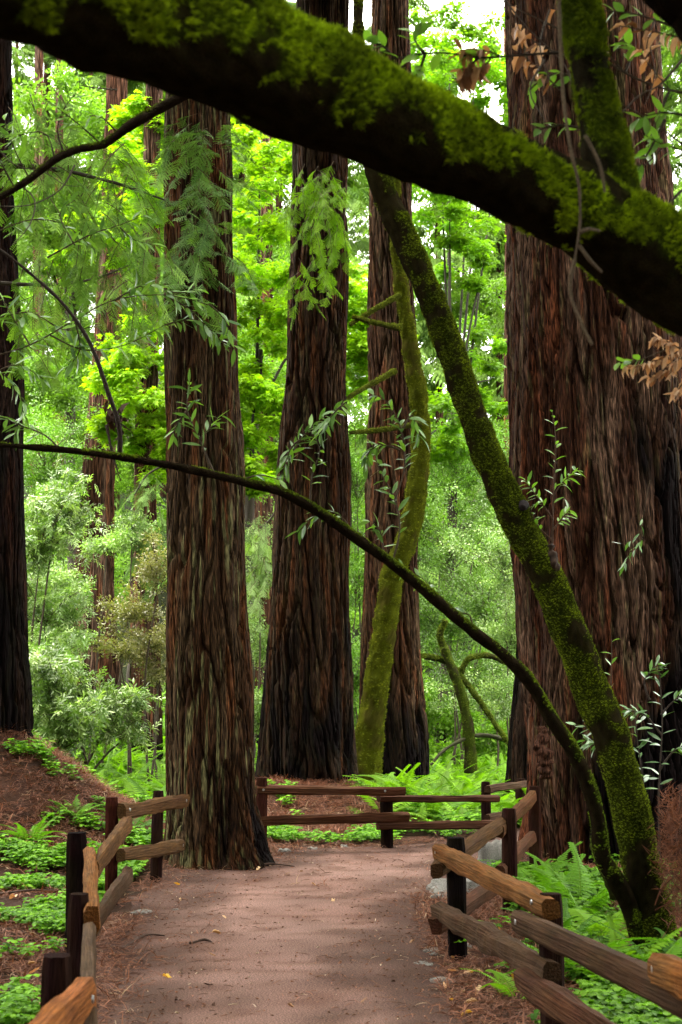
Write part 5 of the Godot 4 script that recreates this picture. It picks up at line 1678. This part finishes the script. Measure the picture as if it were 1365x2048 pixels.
# ---------------------------------------------------------------- stones, fallen leaves, sticks
func make_small_things() -> void:
	rng.seed = 31
	var stones := [
		[985, 1735, 0.40, 0.32, "grey boulder behind the corner fence rails"],
		[905, 1785, 0.50, 0.15, "flat pale stone at the path edge under the corner post"],
		[960, 1758, 0.32, 0.16, "white-edged stone between corner post and grey boulder"],
		[885, 1800, 0.20, 0.07, "pale slab stone nearest the path at the corner"],
		[865, 1905, 0.14, 0.03, "flush grey stone left of the corner post's foot"],
		[848, 1935, 0.16, 0.03, "flush pale stone below the corner post"],
		[885, 1965, 0.15, 0.03, "flush grey stone in the litter along the right edge"],
		[570, 1706, 0.16, 0.06, "low pale stone right of the rail-end redwood's foot"],
		[625, 1702, 0.12, 0.05, "small stone at the path's far rim"],
		[690, 1697, 0.10, 0.05, "small pale stone below the far fence's lower rail"],
		[285, 1826, 0.15, 0.025, "pale stone sunk in the path by the left fence"],
		[352, 1822, 0.06, 0.02, "white pebble on the path right of the sunken pale stone"],
		[320, 1798, 0.07, 0.02, "small chip of stone at the path's left rim"],
		[935, 1900, 0.09, 0.05, "small blue-grey stone at the corner post's foot"],
	]
	for q in stones:
		var at := gd(q[0], q[1])
		var g := Geo.new()
		var nu := 26
		var nv := 16
		var w: float = q[2]
		var h: float = q[3]
		var turn := rng.randf() * TAU
		for j in nv + 1:
			var ph := PI * j / nv
			for i in nu:
				var th := TAU * i / nu
				var dir := Vector3(sin(ph) * cos(th), cos(ph), sin(ph) * sin(th))
				var sd := Vector3(q[0] * 0.37, q[1] * 0.21, 0)
				var r: float = 1.0 + 0.3 * NA.get_noise_3dv(dir * 1.3 + sd) + 0.1 * NB.get_noise_3dv(dir * 4.0 + sd)
				var v := Vector3(dir.x * w * 0.5, clampf(dir.y, -1.0, 0.7) * h, dir.z * w * 0.4) * r
				var tone: float = 0.75 + 0.35 * NC.get_noise_3dv(dir * 3.0 + sd)
				g.add(v.rotated(Vector3.UP, turn), Color(0.36, 0.335, 0.30) * tone)
		for j in nv:
			for i in nu:
				var i2 := (i + 1) % nu
				g.quad(j * nu + i, j * nu + i2, (j + 1) * nu + i2, (j + 1) * nu + i)
		tag(put(self, "stone", g.mesh(), M.stone, Transform3D(Basis(), at + Vector3(0, -h * 0.12, 0))), q[4], "stone", "stones along the path edge")
	# fallen leaves
	M.leaf_yellow = leaf_mat(0.5, Color(0.6, 0.45, 0.1), 0.4, Color(0.62, 0.38, 0.04))
	M.leaf_tan = leaf_mat(0.6, Color(0.3, 0.2, 0.1), 0.4, Color(0.42, 0.27, 0.13))
	var fallen := [
		[360, 1775, "leaf_yellow", "yellow fallen leaf on the path left of centre by the rail-end redwood"],
		[522, 1740, "leaf_tan", "tan fallen leaf beside the rail-end redwood's right root"],
		[424, 1873, "leaf_tan", "pale fallen leaf on the open path"],
		[326, 1962, "leaf_yellow", "yellow fallen leaf on the path near the bottom left"],
	]
	for q in fallen:
		drop(q[0], q[1], q[2], q[3], "")
	for i in 34:
		var x := rng.randf_range(880, 1060)
		var y := rng.randf_range(1840, 2040)
		drop(x, y, ["leaf_tan", "dead_tan", "leaf_yellow", "dead_brown"][rng.randi() % 4], "dry fallen leaf in the litter along the right fence", "dry leaves in the litter by the right fence")
	for i in 16:
		drop(rng.randf_range(5, 150), rng.randf_range(1800, 2040), ["leaf_tan", "dead_tan", "dead_brown"][rng.randi() % 3], "dry fallen leaf in the litter behind the left fence", "dry leaves in the litter by the left fence")
	for i in 16:
		drop(rng.randf_range(330, 860), rng.randf_range(1720, 2040), ["dead_brown", "dead_dark", "dead_brown", "leaf_tan"][rng.randi() % 4], "small dark leaf scrap lying on the open path", "leaf scraps on the path", 0.6)
	# sticks
	for q in [[[0, 1795], [60, 1790], [115, 1788], "thin stick across the litter behind the left fence"], [[490, 1740], [540, 1735], [590, 1738], "thin twig at the path's far left rim"], [[380, 1893], [410, 1889], [425, 1891], "short twig on the path left of centre"], [[245, 1905], [290, 1880], [330, 1878], "brown twig by the left fence foot"], [[930, 1555], [920, 1570], [900, 1580], "fallen stick among the ferns"]]:
		var a := gd(q[0][0], q[0][1]) + Vector3(0, 0.02, 0)
		var b := gd(q[1][0], q[1][1]) + Vector3(0, 0.03, 0)
		var c := gd(q[2][0], q[2][1]) + Vector3(0, 0.02, 0)
		tag(put(self, "fallen_stick", stick([a, b, c], 0.01, 0.005, Color(0.09, 0.05, 0.035), 6, 0.05, 0.004).mesh(), M.twig), q[3], "stick", "fallen sticks and twigs")

func drop(x: float, y: float, mat: String, label: String, group: String, k := 1.0) -> void:
	var at := gd(x, y) + Vector3(0, 0.022, 0)
	var b := Basis(Vector3.UP, rng.randf() * TAU).rotated(rand_dir(), 0.25).scaled_local(Vector3.ONE * rng.randf_range(0.06, 0.1) * k)
	tag(put(self, "fallen_leaf", G["dry_%d" % (rng.randi() % 4)], M[mat], Transform3D(b, at)), label, "leaf", group)
